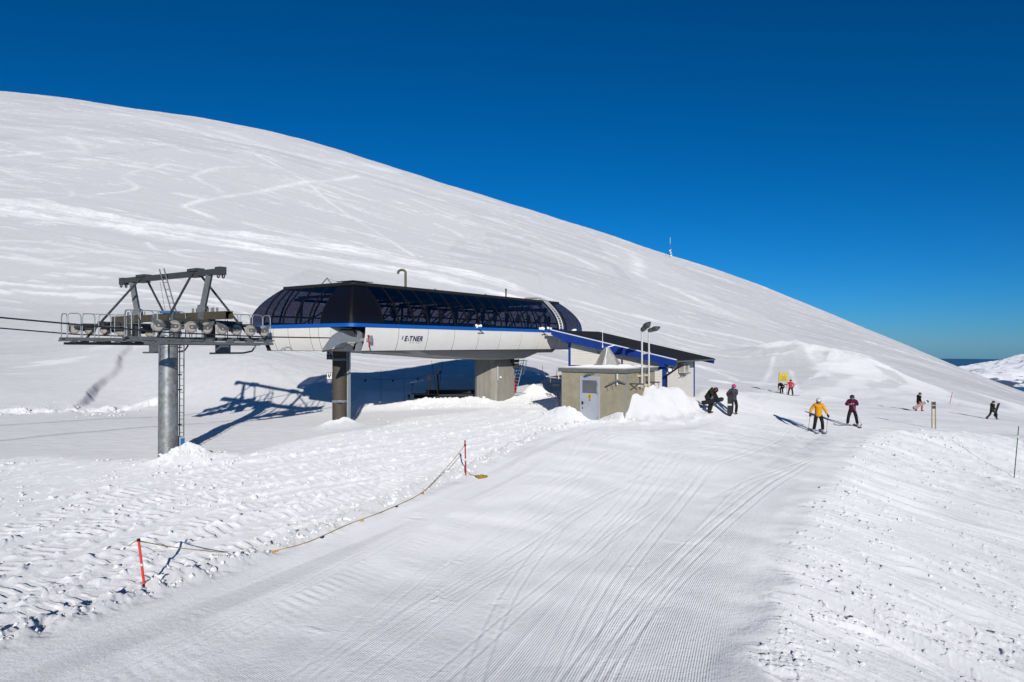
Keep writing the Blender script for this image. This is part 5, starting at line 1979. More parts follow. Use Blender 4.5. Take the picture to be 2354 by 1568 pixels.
mb.build('rain_hood', M['darksteel'], ac)
cm = MB()
cm.box(BD(.95, V0 - .16, -1.40), (.2, .2, .16))
cm.bar(BD(.95, V0 - .02, -1.32), BD(.95, V0 - .2, -1.34), .05, .05)
o = cm.build('security_camera', M['white'], None)
tag(o, 'small white camera under the eaves beside the wide blue corner', 'camera')
for u, w_, nm, mm in ((1.55, .16, 'switch_box', 'steel'), (1.95, .12, 'notice', 'signwhite')):
    mb = MB()
    mb.fbox(BD, u, u + w_, V0 - .045, V0 - .002, -1.52, -1.25)
    mb.build(nm, M[mm], wall)
an = MB()
an.tube([BD(-.06, 4.45, rh(4.45) - .3), BD(-.06, 4.45, rh(4.45) + 1.0)], [.022, .010], 8)
an.tube([BD(-.06, 4.45, rh(4.45) - .32), BD(-.06, 4.45, rh(4.45) - .18)], .04, 8)
tag(an.build('whip_antenna', M['white'], None), 'thin white whip antenna on the blue verge of the black roof', 'antenna')
tag(MB().bar(BD(-.09, 1.95, rh(1.95) - .12), BD(-.25, 1.45, rh(1.45) + .08), .12, .10).build('verge_lamp', M['white'], None, bevel=.01), 'small white lamp fixed to the blue verge beside the right floodlight tube', 'lamp')
# ------------------------------------------------------------------ small things around the station


def pole(name, label, cat, base, top, r, m, group=None, extra=None):
    b, t = V3(base), V3(top)
    d = (t - b) / np.linalg.norm(t - b)
    if extra is None:
        o = MB().tube([b - d * .25, t], [r, r * .9], 8).build(name, M[m], None)
        return tag(o, label, cat, group)
    root = thing(name, label, cat, tuple(b), 0, group)
    MB().tube([b - d * .25, t], [r, r * .95], 10).build('shaft', M[m], root)
    extra(root, b, t, d)
    return root


def at(vx, vy, y):
    return V3((U(vx) * y, y, E_(vy) * y))


def on_ground(vx, vy, y0=6, y1=200):
    x, y = hit(vx, vy, y0, y1)
    return V3((x, y, gz(x, y)))


def first_hit(vx, vy, y0=7.0, y1=60.0):
    u, e = U(vx), E_(vy)
    ys_ = np.linspace(y0, y1, 2600)
    g = ground(u * ys_, ys_)
    k = np.where(g >= e * ys_)[0]
    return float(ys_[k[0]]) if len(k) else y1


# red poles with the flagged rope
P1 = on_ground(333, 1352)
y1_ = P1[1]
P1T = at(320, 1240, y1_ - .05)
P2 = on_ground(1071, 1094)
P2T = at(1069, 1012, P2[1] + .02)


def tape1(root, b, t, d):
    MB().tube([t - d * .03, t + d * .02], .036, 10).build('black_cap', M['black'], root)
    MB().tube([t + V3((0, 0, -.02)), t + V3((-.1, -.02, -.05)), t + V3((-.16, -.03, -.10))], .012, 6).build('rope_tail', M['rope'], root)
    p = b + (t - b) * .42
    MB().tube([p, p + d * .05], .029, 10).build('tape_band', M['signwhite'], root)


def tape2(root, b, t, d):
    p = b + (t - b) * .86
    MB().tube([p - d * .02, p + d * .025], .042, 10).build('rope_knot', M['black'], root)
    p = b + (t - b) * .45
    MB().tube([p - d * .03, p + d * .03], .028, 10).build('tape_band', M['signwhite'], root)


pole('rope_pole', 'bright coral fence pole leaning left with a black cap, nearest the camera', 'pole', P1, P1T, .027, 'coral', 'poles of the flagged rope', tape1)
pole('rope_pole', 'dark red fence pole beside the coiled yellow rope', 'pole', P2, P2T, .026, 'red', 'poles of the flagged rope', tape2)
# rope: follows the survey line a little above the snow, draped over the berm
rp_v = [(322, 1243), (380, 1254), (460, 1264), (540, 1270), (620, 1267), (690, 1251), (740, 1232), (800, 1205), (860, 1183), (920, 1158), (970, 1132), (1010, 1093), (1040, 1060), (1068, 1023)]
ra = [P1T + V3((0, 0, -.02))]
n_ = len(rp_v)
for k, (vx, vy) in enumerate(rp_v[1:-1], 1):
    gy = first_hit(vx, vy)
    s_ = k / (n_ - 1)
    yy = y1_ + (P2[1] - y1_) * (1 / (1 + (1 - s_) * P2[1] / (y1_ * max(s_, 1e-3)) * 0.62))
    p = at(vx, vy, min(gy - .10, yy))
    ra.append(p)
ra.append(P2 + (P2T - P2) * .86)
ra3 = []
for i in range(len(ra) - 1):
    for q in range(6):
        t = q / 6
        p0, p1, p2, p3 = ra[max(i - 1, 0)], ra[i], ra[i + 1], ra[min(i + 2, len(ra) - 1)]
        ra3.append(.5 * (2 * p1 + (p2 - p0) * t + (2 * p0 - 5 * p1 + 4 * p2 - p3) * t * t + (3 * p1 - p0 - 3 * p2 + p3) * t ** 3))
ra3.append(ra[-1])
rope = thing('flag_rope', 'sagging ochre rope with small flags strung between the two red poles', 'rope', tuple(ra3[40]))
MB().tube(ra3, .0105, 6).build('rope', M['rope'], rope)
for vx, m, L_ in ((628, 'flagyellow', .17), (738, 'flagblue', .19), (828, 'flagpeach', .17), (908, 'flagblue', .15), (969, 'rope', .16)):
    i = int(np.argmin([abs(CX + F_PX * p[0] / p[1] - vx) for p in ra3]))
    p = ra3[i]
    d = ra3[min(i + 2, len(ra3) - 1)] - ra3[max(i - 2, 0)]
    d /= np.linalg.norm(d)
    mb = MB()
    n = np.cross(d, (0, 0, 1))
    a, b, c = p - d * .085, p + d * .085, p + d * .07 + V3((0, 0, -L_ * .75)) + n * .06
    mid = (a + b + c) / 3 + n * .015
    mb.add([a, b, c, mid], [(0, 1, 3), (1, 2, 3), (2, 0, 3)])
    mb.add([a + n * .004, b + n * .004, c + n * .004, mid + n * .004], [(1, 0, 3), (2, 1, 3), (0, 2, 3)])
    f = mb.build('flag', M[m], rope)
    f['label'] = {'flagyellow': 'ochre pennant', 'flagblue': 'blue pennant', 'flagpeach': 'bleached orange pennant', 'rope': 'knotted ochre tag'}[m]
# coil of rope lying beside the second pole
cc = on_ground(1107, 1098)
coil = thing('rope_coil', 'coil of ochre rope lying on the snow beside the dark red pole', 'rope coil', tuple(cc))
mb = MB()
random.seed(8)
pts = []
for k in range(150):
    a = k * .42
    r_ = .145 + .03 * math.sin(k * 1.7) + random.uniform(-.012, .012)
    pts.append(cc + V3((r_ * 1.15 * math.cos(a), r_ * math.sin(a), .03 + .045 * (k % 40) / 40 + .012 * math.sin(k * .9))))
mb.tube(pts, .011, 5)
mb.build('coil', M['rope'], coil)
MB().tube([P2 + V3((.03, 0, .18)), P2 + V3((.18, -.1, .05)), P2 + V3((.35, -.15, .03)), cc + V3((-.16, -.02, .05))], .008, 5).build('loose_end', M['rope'], coil)
e_ = cc + V3((.0, -.17, .03))
MB().tube([cc + V3((.08, -.12, .04)), e_ + V3((0, -.03, 0)), e_ + V3((-.06, -.05, 0)), e_ + V3((-.11, -.02, 0)), e_ + V3((-.09, .03, 0)), e_ + V3((-.04, .0, 0))], .009, 5).build('knotted_end', M['rope'], coil)

# two pictogram signs on the steel column
for h0_, lab, kind in ((-.70, 'upper blue and white pictogram sign on the brown steel column', 0), (-1.88, 'lower blue and white pictogram sign on the brown steel column', 1)):
    c0 = ST(2.22, 4.05, h0_ + .25)
    sg = thing('safety_sign', lab, 'sign', tuple(c0 - V3((0, 0, .25))), DIR, 'pictogram signs on the steel column')
    fx, fn = -ST.d(0, 1), -ST.d(1, 0)
    fx = V3((.97, .24, 0))
    fn = V3((.24, -.97, 0))
    z = V3((0, 0, 1))
    mb = MB().prism([(-.135, -.27), (.135, -.27), (.135, .27), (-.135, .27)], c0, fx, z, fn, 0, .02)
    mb.build('panel', M['signblue'], sg)
    mb = MB().prism([(-.115, -.06 if kind else -.03), (.115, -.06 if kind else -.03), (.115, .25), (-.115, .25)], c0, fx, z, fn, .021, .024)
    mb.build('white_field', M['signwhite'], sg)
    mb = MB()
    pg = [[(-.08, .02), (-.05, .0), (-.02, .12), (-.05, .2), (-.085, .12)], [(-.05, .05), (.06, .0), (.09, .03), (-.03, .085)], [(.03, .1), (.07, .09), (.085, .19), (.04, .2)], [(-.09, -.01), (.1, -.03), (.1, -.012), (-.09, .01)]] if not kind else \
        [[(-.07, .05), (-.03, .05), (-.02, .2), (-.07, .18)], [(.02, .08), (.07, .08), (.06, .23), (.02, .2)], [(-.08, .08), (.08, .1), (.08, .13), (-.08, .11)], [(-.02, -.02), (.02, -.02), (.02, .1), (-.02, .1)]]
    for q in pg:
        mb.prism(q, c0, fx, z, fn, .0245, .027)
    for x, y in ((-.045, .225), (.05, .235)) if kind else ((-.045, .22), (.055, .215)):
        mb.prism([(x + .02 * math.cos(a), y + .02 * math.sin(a)) for a in [2 * math.pi * k / 10 for k in range(10)]], c0, fx, z, fn, .0245, .027)
    mb.build('pictogram', M['black'], sg)
    mb = MB()
    rows = ((-.10, .035), (-.145, .09), (-.20, .055)) if kind else ((-.11, .03), (-.19, .085))
    for y, w_ in rows:
        x = -w_
        while x < w_ - .01:
            ww = random.uniform(.012, .02)
            mb.prism([(x, y - .014), (x + ww, y - .014), (x + ww, y + .014), (x, y + .014)], c0, fx, z, fn, .021, .024)
            x += ww + .006
    mb.build('sign_print', M['signwhite'], sg)
    MB().bar(c0 - z * .1 - fn * .0, ST(2.45, 3.9, h0_ + .15), .04, .03).build('sign_bracket', M['darksteel'], sg)

# platform of the loading carpet under the station
pf = thing('loading_platform', 'low black loading carpet platform dug out under the station', 'platform', (-4.2, 46.6, -3.72), 0.04)
mb = MB()
mb.box((-4.3, 46.7, -3.56), (5.2, 2.3, .34))
mb.build('base', M['void'], pf)
mb = MB()
mb.box((-4.3, 46.7, -3.375), (5.3, 2.36, .03))
mb.build('belt', M['rubber'], pf)
mb = MB()
mb.bar((-6.95, 45.48, -3.34), (-1.6, 45.6, -3.34), .1, .06)
mb.bar((-6.0, 47.9, -3.26), (-1.0, 48.1, -3.22), .3, .22)
mb.build('side_rail', M['black'], pf)
bn = thing('equipment_box', 'low grey metal box beside the foot of the pier ladder', 'box', (.55, 46.0, -3.5), .15)
mb = MB()
mb.box((.55, 45.8, -3.28), (.75, .4, .14))
mb.build('lid', M['lightsteel'], bn)
mb = MB()
mb.box((.55, 45.8, -3.43), (.7, .36, .15))
mb.box((.8, 45.6, -3.42), (.18, .05, .18))
mb.build('body', M['steel'], bn)
# rescue sled standing up behind the ladder
sl = thing('rescue_sled', 'red covered rescue sled standing upright behind the pier ladder', 'sled', (.16, 47.6, -3.55), DIR)
mb = MB()
rg = []
for t, w_, d_ in ((0, .17, .10), (.1, .2, .14), (.45, .22, .16), (.75, .19, .15), (.93, .12, .1), (1.0, .04, .04)):
    c = V3((.16 - .24 * t, 47.6, -3.5 + 2.3 * t))
    rg.append([c + V3((w_ * math.cos(a), d_ * math.sin(a), 0)) for a in [2 * math.pi * k / 12 for k in range(12)]])
mb.loft(rg, True, True, True)
mb.build('cover', M['redfabric'], sl)
mb = MB()
for t in (.22, .42, .62):
    c = V3((.16 - .24 * t, 47.6, -3.5 + 2.3 * t))
    mb.tube([c + V3((.225 * math.cos(a), .165 * math.sin(a), 0)) for a in [2 * math.pi * k / 16 for k in range(16)]], .02, 6, closed=True)
mb.build('strap', M['black'], sl)
mb = MB()
for q in (-.2, .2):
    mb.tube([(.16 + q * .7, 47.45, -3.5), (.15 + q * .7, 47.45, -3.9)], .025, 6)
mb.build('handle_bar', M['lightsteel'], sl)


def shovel(label, base, top, m_head, m_shaft, m_blade):
    b, t = V3(base), V3(top)
    r_ = thing('snow_shovel', label, 'shovel', tuple(b))
    d = (t - b) / np.linalg.norm(t - b)
    MB().tube([b + d * .2, t - d * .12], .02, 8).build('shaft', M[m_shaft], r_)
    mb = MB()
    s_ = V3((1, 0, 0))
    mb.tube([t - d * .16, t - d * .10 + s_ * .06, t - s_ * -.07, t - s_ * .07, t - d * .10 - s_ * .06, t - d * .16], .02, 8)
    mb.build('grip', M[m_head], r_)
    mb = MB()
    n = V3((0, -1, 0))
    mb.prism([(-.12, -.28), (.12, -.28), (.14, .05), (.09, .14), (-.09, .14), (-.14, .05)], b + d * .15, s_, d, n, 0, .02)
    mb.build('blade', M[m_blade], r_)
    return r_


b_ = on_ground(1286, 952, 6, 60)
shovel('red handled shovel stuck in the snow left of the concrete hut', b_, b_ + V3((-.03, .0, .98)), 'red', 'timber', 'red')
b_ = at(947, 894, 45.0)
b_[2] = gz(b_[0], b_[1])
shovel('black handled shovel with a pale blade in the snow under the station', b_, b_ + V3((.03, 0, 1.05)), 'black', 'darksteel', 'paleedge')
# yellow stand
b_ = at(989, 897, 45.6)
ys_ = thing('yellow_stand', 'yellow tubular stand at the end of the loading platform', 'stand', tuple(b_), 0)
for dx, dx2 in ((-.14, -.06), (.52, .36)):
    MB().tube([b_ + V3((dx, 0, -.25)), b_ + V3((dx2, 0, 1.0))], .045 if dx < 0 else .03, 8).build('leg', M['yellow'], ys_)
MB().tube([b_ + V3((-.06, 0, 1.0)), b_ + V3((.36, 0, 1.0))], .03, 8).build('top_bar', M['yellow'], ys_)
MB().tube([b_ + V3((-.12, 0, .12)), b_ + V3((.48, 0, .08))], .025, 8).build('cross_bar', M['yellow'], ys_)
MB().box(b_ + V3((-.10, -.02, .86)), (.16, .12, .22)).build('rope_holder', M['yellow'], ys_)
# box on a black post
b_ = at(1008, 893, 49.0)
b_[2] = gz(b_[0], b_[1])
cp = thing('sensor_post', 'grey sensor box on a leaning black post under the station', 'sensor post', tuple(b_))
MB().tube([b_ + V3((.02, 0, -.2)), b_ + V3((-.02, 0, .55)), b_ + V3((-.08, 0, 1.25))], .05, 8).build('post', M['black'], cp)
MB().box(b_ + V3((-.02, -.05, 1.42)), (.36, .3, .34), (V3((.97, 0, -.22)), V3((0, 1, 0)), V3((.22, 0, .97)))).build('sensor_box', M['lightsteel'], cp, bevel=.02)
MB().box(b_ + V3((.13, -.06, 1.36)), (.1, .28, .3), (V3((.97, 0, -.22)), V3((0, 1, 0)), V3((.22, 0, .97)))).build('sensor_face', M['darksteel'], cp)
# thin black marker stakes
for vx0, vy0, vx1, vy1, y, lab in (
        (876, 901, 876, 850, 43.0, 'leftmost thin black stake in the station shadow, nearest the steel column'), (929, 899, 931, 855, 44.5, 'thin black stake just left of the black handled shovel'),
        (1002, 876, 992, 829, 50.0, 'thin black stake leaning left behind the sensor box'), (1010, 876, 1018, 829, 50.2, 'thin black stake leaning right behind the sensor box'),
        (1249, 881, 1247, 840, 47, 'thin black stake on bright snow left of the hut'), (1277, 891, 1280, 849, 44.5, 'thin black stake against the left wall of the hut')):
    b_ = at(vx0, vy0, y)
    b_[2] = gz(b_[0], b_[1])
    pole('marker_stake', lab, 'stake', b_, at(vx1, vy1, y), .014, 'black', 'thin black stakes around the station')
sr = thing('stake_rope', 'thin dark rope with small tags strung from the steel column to the yellow stand', 'rope', tuple(at(905, 868, 43.5)))
pts = [at(812, 867, 35.6), at(840, 872, 39), at(876, 873, 43.0), at(903, 873, 43.8), at(930, 870, 44.5), at(960, 869, 45), at(984, 860, 45.6)]
MB().tube(pts, .012, 5).build('rope', M['black'], sr)
for i in (1, 3, 5):
    MB().box(pts[i] + V3((0, 0, -.06)), (.1, .03, .14)).build('tag', M['black'], sr)
# ski rack hook hanging beside the hut
b_ = at(1278, 905, 43.5)
rk = thing('tool_holder', 'black tool holder with three short prongs left of the hut', 'tool holder', tuple(b_))
MB().bar(b_ + V3((-.22, 0, .55)), b_ + V3((.22, 0, .55)), .05, .06).build('bar', M['black'], rk)
for dx, l_ in ((-.16, .42), (0, .55), (.13, .75)):
    MB().tube([b_ + V3((dx, 0, .55)), b_ + V3((dx * .8, 0, .55 - l_))], [.035, .02], 6).build('prong', M['black'], rk)

# yellow warning sign on two posts
sgx, sgy = 28.6, 72.0
gz0 = gz(sgx, sgy)
ws = thing('warning_sign', 'yellow warning sign with red triangle on two slanting wooden posts', 'sign', (sgx, sgy, gz0))
tl = .09
zt = E_(856) * 72
for sx in (-.47, .45):
    MB().tube([(sgx + sx - .05 - tl * .6, sgy, gz0 - .3), (sgx + sx + .04, sgy, zt)], .035, 8).build('post', M['timber'], ws)
ax_, az_ = V3((1, 0, -.03)), V3((tl * .45, 0, 1))
c0 = V3((sgx + .02, sgy - .04, zt - .49))
MB().prism([(-.45, -.47), (.45, -.47), (.45, .48), (-.45, .48)], c0, ax_, az_, V3((0, -1, 0)), 0, .02).build('panel', M['signyellow'], ws)
mb = MB()
mb.prism([(-.16, .11), (.16, .11), (0, .40)], c0, ax_, az_, V3((0, -1, 0)), .021, .024)
tri = mb.build('red_triangle', M['signred'], ws)
MB().prism([(-.09, .15), (.09, .15), (0, .32)], c0, ax_, az_, V3((0, -1, 0)), .0245, .027).build('triangle_field', M['signwhite'], tri)
mb = MB()
for y, w_ in ((.03, .36), (-.03, .30), (-.09, .22), (-.15, .20), (-.21, .36), (-.27, .30), (-.33, .38), (-.39, .34)):
    x = -w_
    while x < w_ - .03:
        ww = random.uniform(.03, .10)
        mb.prism([(x, y - .013), (min(x + ww, w_), y - .013), (min(x + ww, w_), y + .013), (x, y + .013)], c0, ax_, az_, V3((0, -1, 0)), .021, .024)
        x += ww + .022
mb.build('sign_print', M['signtext'], ws)
# two-post marker with black panels
mx_, my_ = 24.7, 40.0
g0 = gz(mx_, my_)
zt = E_(923) * my_
mk = thing('piste_marker', 'two wooden posts carrying two dark panels on the snow bank crest', 'piste marker', (mx_, my_, g0))
for sx in (-.105, .105):
    MB().bar((mx_ + sx * 1.0, my_, g0 - .3), (mx_ + sx * (1.0 if sx < 0 else .85), my_, zt), .05, .04, (0, 1, 0)).build('post', M['wood'], mk)
for z0 in (-.02, -.245):
    MB().box((mx_ - .005, my_ - .03, zt + z0 - .09), (.19, .015, .17)).build('panel', M['lampblack'], mk)
pole('marker_pole', 'thin faded red pole on the slope between the two walking boarders', 'pole', V3((hit(2183, 928, 50, 200)[0], hit(2183, 928, 50, 200)[1], E_(928) * hit(2183, 928, 50, 200)[1])), at(2189, 901, hit(2183, 928, 50, 200)[1]), .03, 'red')
gx_, gy_ = 23.9, 33.0
gpb = V3((U(2330) * gy_, gy_, gz(U(2330) * gy_, gy_)))
pole('edge_pole', 'green pole at the right edge with a thin wire tied near its top', 'pole', gpb, at(2341, 980, gy_), .022, 'green', None,
     lambda r_, b, t, d: (MB().tube([b + (t - b) * .8, b + (t - b) * .8 + V3((1.4, -.5, -.05))], .006, 5).build('wire', M['white'], r_), MB().tube([b + (t - b) * .78, b + (t - b) * .82], .03, 8).build('band', M['signwhite'], r_)))
b_ = on_ground(1327 + 0, 860, 40, 200)
p_ = on_ground(1835, 802, 60, 300)
pole('marker_pole', 'tiny orange pole above the tracked mound on the hillside', 'pole', p_, p_ + V3((.05, 0, 1.9)), .05, 'coral')

# radio mast on the ridge
mX, mY = U(1541) * 424, 424.0
mz = float(base_h([mX], [mY])[0])
rm = thing('radio_mast', 'thin lattice radio mast with white dishes on the ridge', 'mast', (mX, mY, mz))
mb = MB()
H = 8.4
for a in (0, 2.09, 4.19):
    mb.tube([(mX + .45 * math.cos(a), mY + .45 * math.sin(a), mz - 1), (mX + .25 * math.cos(a), mY + .25 * math.sin(a), mz + H)], .07, 6)
for k in range(12):
    z = mz + H * (k + .5) / 12
    mb.tube([(mX + .38 * math.cos(a), mY + .38 * math.sin(a), z + .3 * (i % 2)) for i, a in enumerate((0, 2.09, 4.19, 6.28))], .04, 5)
mb.build('lattice', M['steel'], rm)
MB().tube([(mX, mY, mz + H), (mX, mY, mz + H + 4.0)], .11, 8).build('antenna', M['white'], rm)
for dx, z, r_ in ((-.35, 4.1, .42), (.15, 2.6, .42), (.2, .9, .45), (.75, 1.5, .3), (.25, 4.7, .22), (.2, 3.4, .25)):
    MB().tube([(mX + dx, mY - .4, mz + z), (mX + dx, mY - .9, mz + z)], r_, 14).build('dish', M['white'], rm)
# ------------------------------------------------------------------ people
M['skin'] = mat("skin", (0.55, 0.33, 0.23), .55, 0, .08, 20)


def cloth(name, col, var=.18, scale=7.0):
    return mat(name, col, .75, 0, var, scale, 0.008, 14, .2)


M['j_yellow'] = cloth("yellow_ski_jacket", (0.72, 0.33, 0.012), .1)
M['j_plum'] = cloth("plum_ski_jacket", (0.10, 0.007, 0.042))
M['j_olive'] = cloth("dark_olive_jacket", (0.022, 0.026, 0.018))
M['j_grey'] = cloth("dark_grey_purple_jacket", (0.055, 0.052, 0.07))
M['j_black'] = cloth("black_jacket", (0.015, 0.014, 0.015))
M['j_coral'] = cloth("coral_red_jacket", (0.62, 0.05, 0.055))
M['t_black'] = cloth("black_ski_trousers", (0.013, 0.012, 0.013))
M['t_coral'] = cloth("coral_ski_trousers", (0.68, 0.065, 0.06))
M['t_dark'] = cloth("dark_blue_grey_trousers", (0.02, 0.025, 0.032))
M['boot_w'] = mat("white_ski_boot", (.62, .62, .62), .4, 0, .08, 9)
M['boot_g'] = mat("grey_ski_boot", (.30, .29, .27), .4, 0, .15, 9)
M['boot_b'] = mat("black_boot", (.02, .02, .02), .5, 0, .15, 9)
M['h_white'] = mat("pale_helmet_shell", (.62, .68, .68), .35, 0, .05, 6)
M['h_pink'] = mat("pink_helmet_shell", (.75, .02, .24), .3, 0, .06, 6)
M['h_black'] = mat("black_helmet_shell", (.02, .022, .026), .35, 0, .1, 6)
M['lens'] = mat("goggle_lens", (.10, .10, .14), .12, .2, .1, 6)
M['strap_w'] = mat("white_goggle_strap", (.62, .62, .6), .6, 0, .05, 6)
M['strap_r'] = mat("red_goggle_strap", (.6, .03, .03), .6, 0, .05, 6)
M['glove'] = cloth("black_glove", (.02, .02, .022))
M['board'] = mat("black_board_sheet", (.018, .018, .020), .4, 0, .2, 3)
M['boardgrey'] = mat("grey_board_sheet", (.075, .08, .085), .35, 0, .15, 3)
M['board_w'] = mat("white_board_stripe", (.65, .65, .62), .4, 0, .05, 3)
M['board_b'] = mat("blue_board_emblem", (.03, .22, .45), .4, 0, .05, 3)
M['hair'] = mat("dark_brown_hair", (.025, .016, .011), .6, 0, .3, 30)
M['polem'] = mat("ski_pole_shaft", (.10, .10, .105), .35, .4, .1, 9)


def skin_mesh(nodes, edges, root, sub=1):
    """continuous tapering surface grown round a skeleton; nodes: (point, radius)"""
    me = bpy.data.meshes.new('sk')
    me.from_pydata([tuple(p) for p, r_ in nodes], edges, [])
    o = bpy.data.objects.new('sk', me)
    COL.objects.link(o)
    o.modifiers.new('s', 'SKIN')
    sv = me.skin_vertices[0].data
    for i, (p, r_) in enumerate(nodes):
        sv[i].radius = r_ if hasattr(r_, '__len__') else (r_, r_)
        sv[i].use_root = (i == root)
    m2 = o.modifiers.new('b', 'SUBSURF')
    m2.levels = m2.render_levels = sub
    dg = bpy.context.evaluated_depsgraph_get()
    m3 = bpy.data.meshes.new_from_object(o.evaluated_get(dg))
    vs = [v.co[:] for v in m3.vertices]
    fs = [tuple(p.vertices) for p in m3.polygons]
    bpy.data.objects.remove(o)
    bpy.data.meshes.remove(m3)
    return vs, fs


def ik(a, c, l1, l2, hint):
    a, c, hint = V3(a), V3(c), V3(hint)
    d = c - a
    L = np.linalg.norm(d)
    di = d / L
    L = min(L, l1 + l2 - .004)
    x = (l1 * l1 - l2 * l2 + L * L) / (2 * L)
    hh = math.sqrt(max(l1 * l1 - x * x, 0))
    p = hint - di * np.dot(hint, di)
    p /= np.linalg.norm(p)
    return a + di * x + p * hh, a + di * L


def nrm(v):
    v = V3(v)
    return v / np.linalg.norm(v)


def person(label, loc, yaw, hands, feet, pelvis=(0, 0, .93), lean=0.05, twist=0.0, head=(0.0, 0.0), jacket='j_black', trousers='t_black', boots='boot_b', helmet='h_black', strap='lens', gloves='glove',
           elbows=((.6, -.6, -.3), (-.6, -.6, -.3)), knees=((.1, 1, .1), (-.1, 1, .1)), scale=1.0, group=None, hem=.16, extra=None, foot_yaw=(0.15, -.15)):
    """body frame: x right, y forward, z up; yaw turns it; hands, feet as (right, left)"""
    cy, sy = math.cos(yaw), math.sin(yaw)
    loc = V3(loc)

    def W(p):
        p = V3(p) * scale
        return loc + V3((cy * p[0] - sy * p[1], sy * p[0] + cy * p[1], p[2]))
    root = thing('person', label, 'person', tuple(loc), yaw, group)
    pel = V3(pelvis)
    sp = nrm((0, math.sin(lean), math.cos(lean)))
    fw = nrm((0, math.cos(lean), -math.sin(lean)))
    ct, st_ = math.cos(twist), math.sin(twist)
    rt = V3((ct, st_ * math.cos(lean), 0))
    rt = nrm(rt)
    waist, chest, neck = pel + sp * .16, pel + sp * .37, pel + sp * .53
    hp, hr = head                                       # pitch down, turn
    hd = nrm(sp + fw * math.sin(hp) * 1.1 + V3((0, .08, .25 * (1 - hp))))
    hc = neck + hd * .155 + fw * .02
    face = nrm(rt * math.sin(hr) + (fw * math.cos(hp * .9) - sp * math.sin(hp * .9)) * math.cos(hr))
    face = nrm(face - hd * np.dot(face, hd))
    hx = np.cross(face, hd)
    J = {}
    for i, s in ((0, 1), (1, -1)):
        sh = neck - sp * .07 + rt * (s * .18)
        el, ha = ik(sh, hands[i], .29, .265, elbows[i])
        hip = pel + V3((s * .095, 0, -.03))
        kn, an = ik(hip, V3(feet[i]) + V3((0, 0, .10)), .43, .42, knees[i])
        J[s] = (sh, el, ha, hip, kn, an)
    # body: one continuous skinned figure with fingers
    nodes, edges = [], []

    def nd(p, r_):
        nodes.append((W(p), (r_ if not hasattr(r_, '__len__') else r_[0]) * scale))
        return len(nodes) - 1
    a = nd(pel, .125)
    b = nd(waist, .115)
    c = nd(chest, .135)
    d = nd(neck - sp * .03, .075)
    e = nd(neck + sp * .05, .055)
    f = nd(hc - hd * .03, .085)
    g = nd(hc + hd * .06, .092)
    edges += [(a, b), (b, c), (c, d), (d, e), (e, f), (f, g)]
    for s in (1, -1):
        sh, el, ha, hip, kn, an = J[s]
        q = [nd(sh, .062), nd(el, .046), nd(ha, .034)]
        edges += [(d, q[0]), (q[0], q[1]), (q[1], q[2])]
        fd = nrm(ha - el)
        pal = nd(ha + fd * .05, .034)
        edges.append((q[2], pal))
        side = nrm(np.cross(fd, V3((.2, .5, .84))))
        dn = nrm(np.cross(side, fd))
        for k, (o_, l_) in enumerate(((-.03, .068), (-.011, .078), (.009, .074), (.028, .058))):
            p1 = ha + fd * .085 + side * o_
            k1, k2 = nd(p1, .0095), nd(p1 + fd * l_ * .5 - dn * l_ * .45, .008)
            edges += [(pal, k1), (k1, k2)]
        t1 = nd(ha + fd * .045 + side * -.045, .011)
        t2 = nd(ha + fd * .085 + side * -.05 - dn * .03, .009)
        edges += [(pal, t1), (t1, t2)]
        l = [nd(hip, .088), nd(kn, .060), nd(an, .045)]
        edges += [(a, l[0]), (l[0], l[1]), (l[1], l[2])]
    vs, fs = skin_mesh(nodes, edges, a, 1)
    mb = MB()
    mb.add(vs, fs, True)
    # face: nose, jaw, brows, ears, eyes as small forms fused to the head
    C = lambda x, y, z: W(hc + hx * x + face * y + hd * z)
    for args in (((0, .098, .0), (.014, .022, .024)), ((0, .075, -.065), (.04, .035, .03)), ((.094, 0, -.005), (.012, .022, .032)), ((-.094, 0, -.005), (.012, .022, .032)), ((0, .087, -.045), (.024, .014, .009))):
        p, r_ = args
        mb.ball(C(*p), [q * scale for q in r_], 8, 6, (nrm(C(1, 0, 0) - C(0, 0, 0)), nrm(C(0, 1, 0) - C(0, 0, 0)), nrm(C(0, 0, 1) - C(0, 0, 0))))
    mb.build('body', M['skin'], root)
    ax3 = (nrm(C(1, 0, 0) - C(0, 0, 0)), nrm(C(0, 1, 0) - C(0, 0, 0)), nrm(C(0, 0, 1) - C(0, 0, 0)))
    # jacket
    nodes, edges = [], []
    a = nd(pel - sp * hem * .2 - V3((0, 0, hem * .3)), .20)
    b = nd(waist, .185)
    c = nd(chest + sp * .02, .19)
    d = nd(neck - sp * .03, .125)
    e = nd(neck + sp * .045, .088)
    edges += [(a, b), (b, c), (c, d), (d, e)]
    for s in (1, -1):
        sh, el, ha, hip, kn, an = J[s]
        q = [nd(sh, .095), nd((sh + el) / 2, .088), nd(el, .078), nd(ha - nrm(ha - el) * .03, .058)]
        edges += [(d, q[0]), (q[0], q[1]), (q[1], q[2]), (q[2], q[3])]
    vs, fs = skin_mesh(nodes, edges, b, 2)
    MB().add(vs, fs, True).build('jacket', M[jacket], root)
    # trousers
    nodes, edges = [], []
    a = nd(pel + V3((0, 0, .02)), .15)
    b = nd(pel + sp * .10, .14)
    edges.append((a, b))
    for s in (1, -1):
        sh, el, ha, hip, kn, an = J[s]
        l = [nd(hip + V3((s * .01, 0, -.05)), .115), nd(hip * .5 + kn * .5, .102), nd(kn, .088), nd(kn * .45 + an * .55, .086), nd(an + V3((0, 0, .02)), .082)]
        edges += [(a, l[0]), (l[0], l[1]), (l[1], l[2]), (l[2], l[3]), (l[3], l[4])]
    vs, fs = skin_mesh(nodes, edges, a, 2)
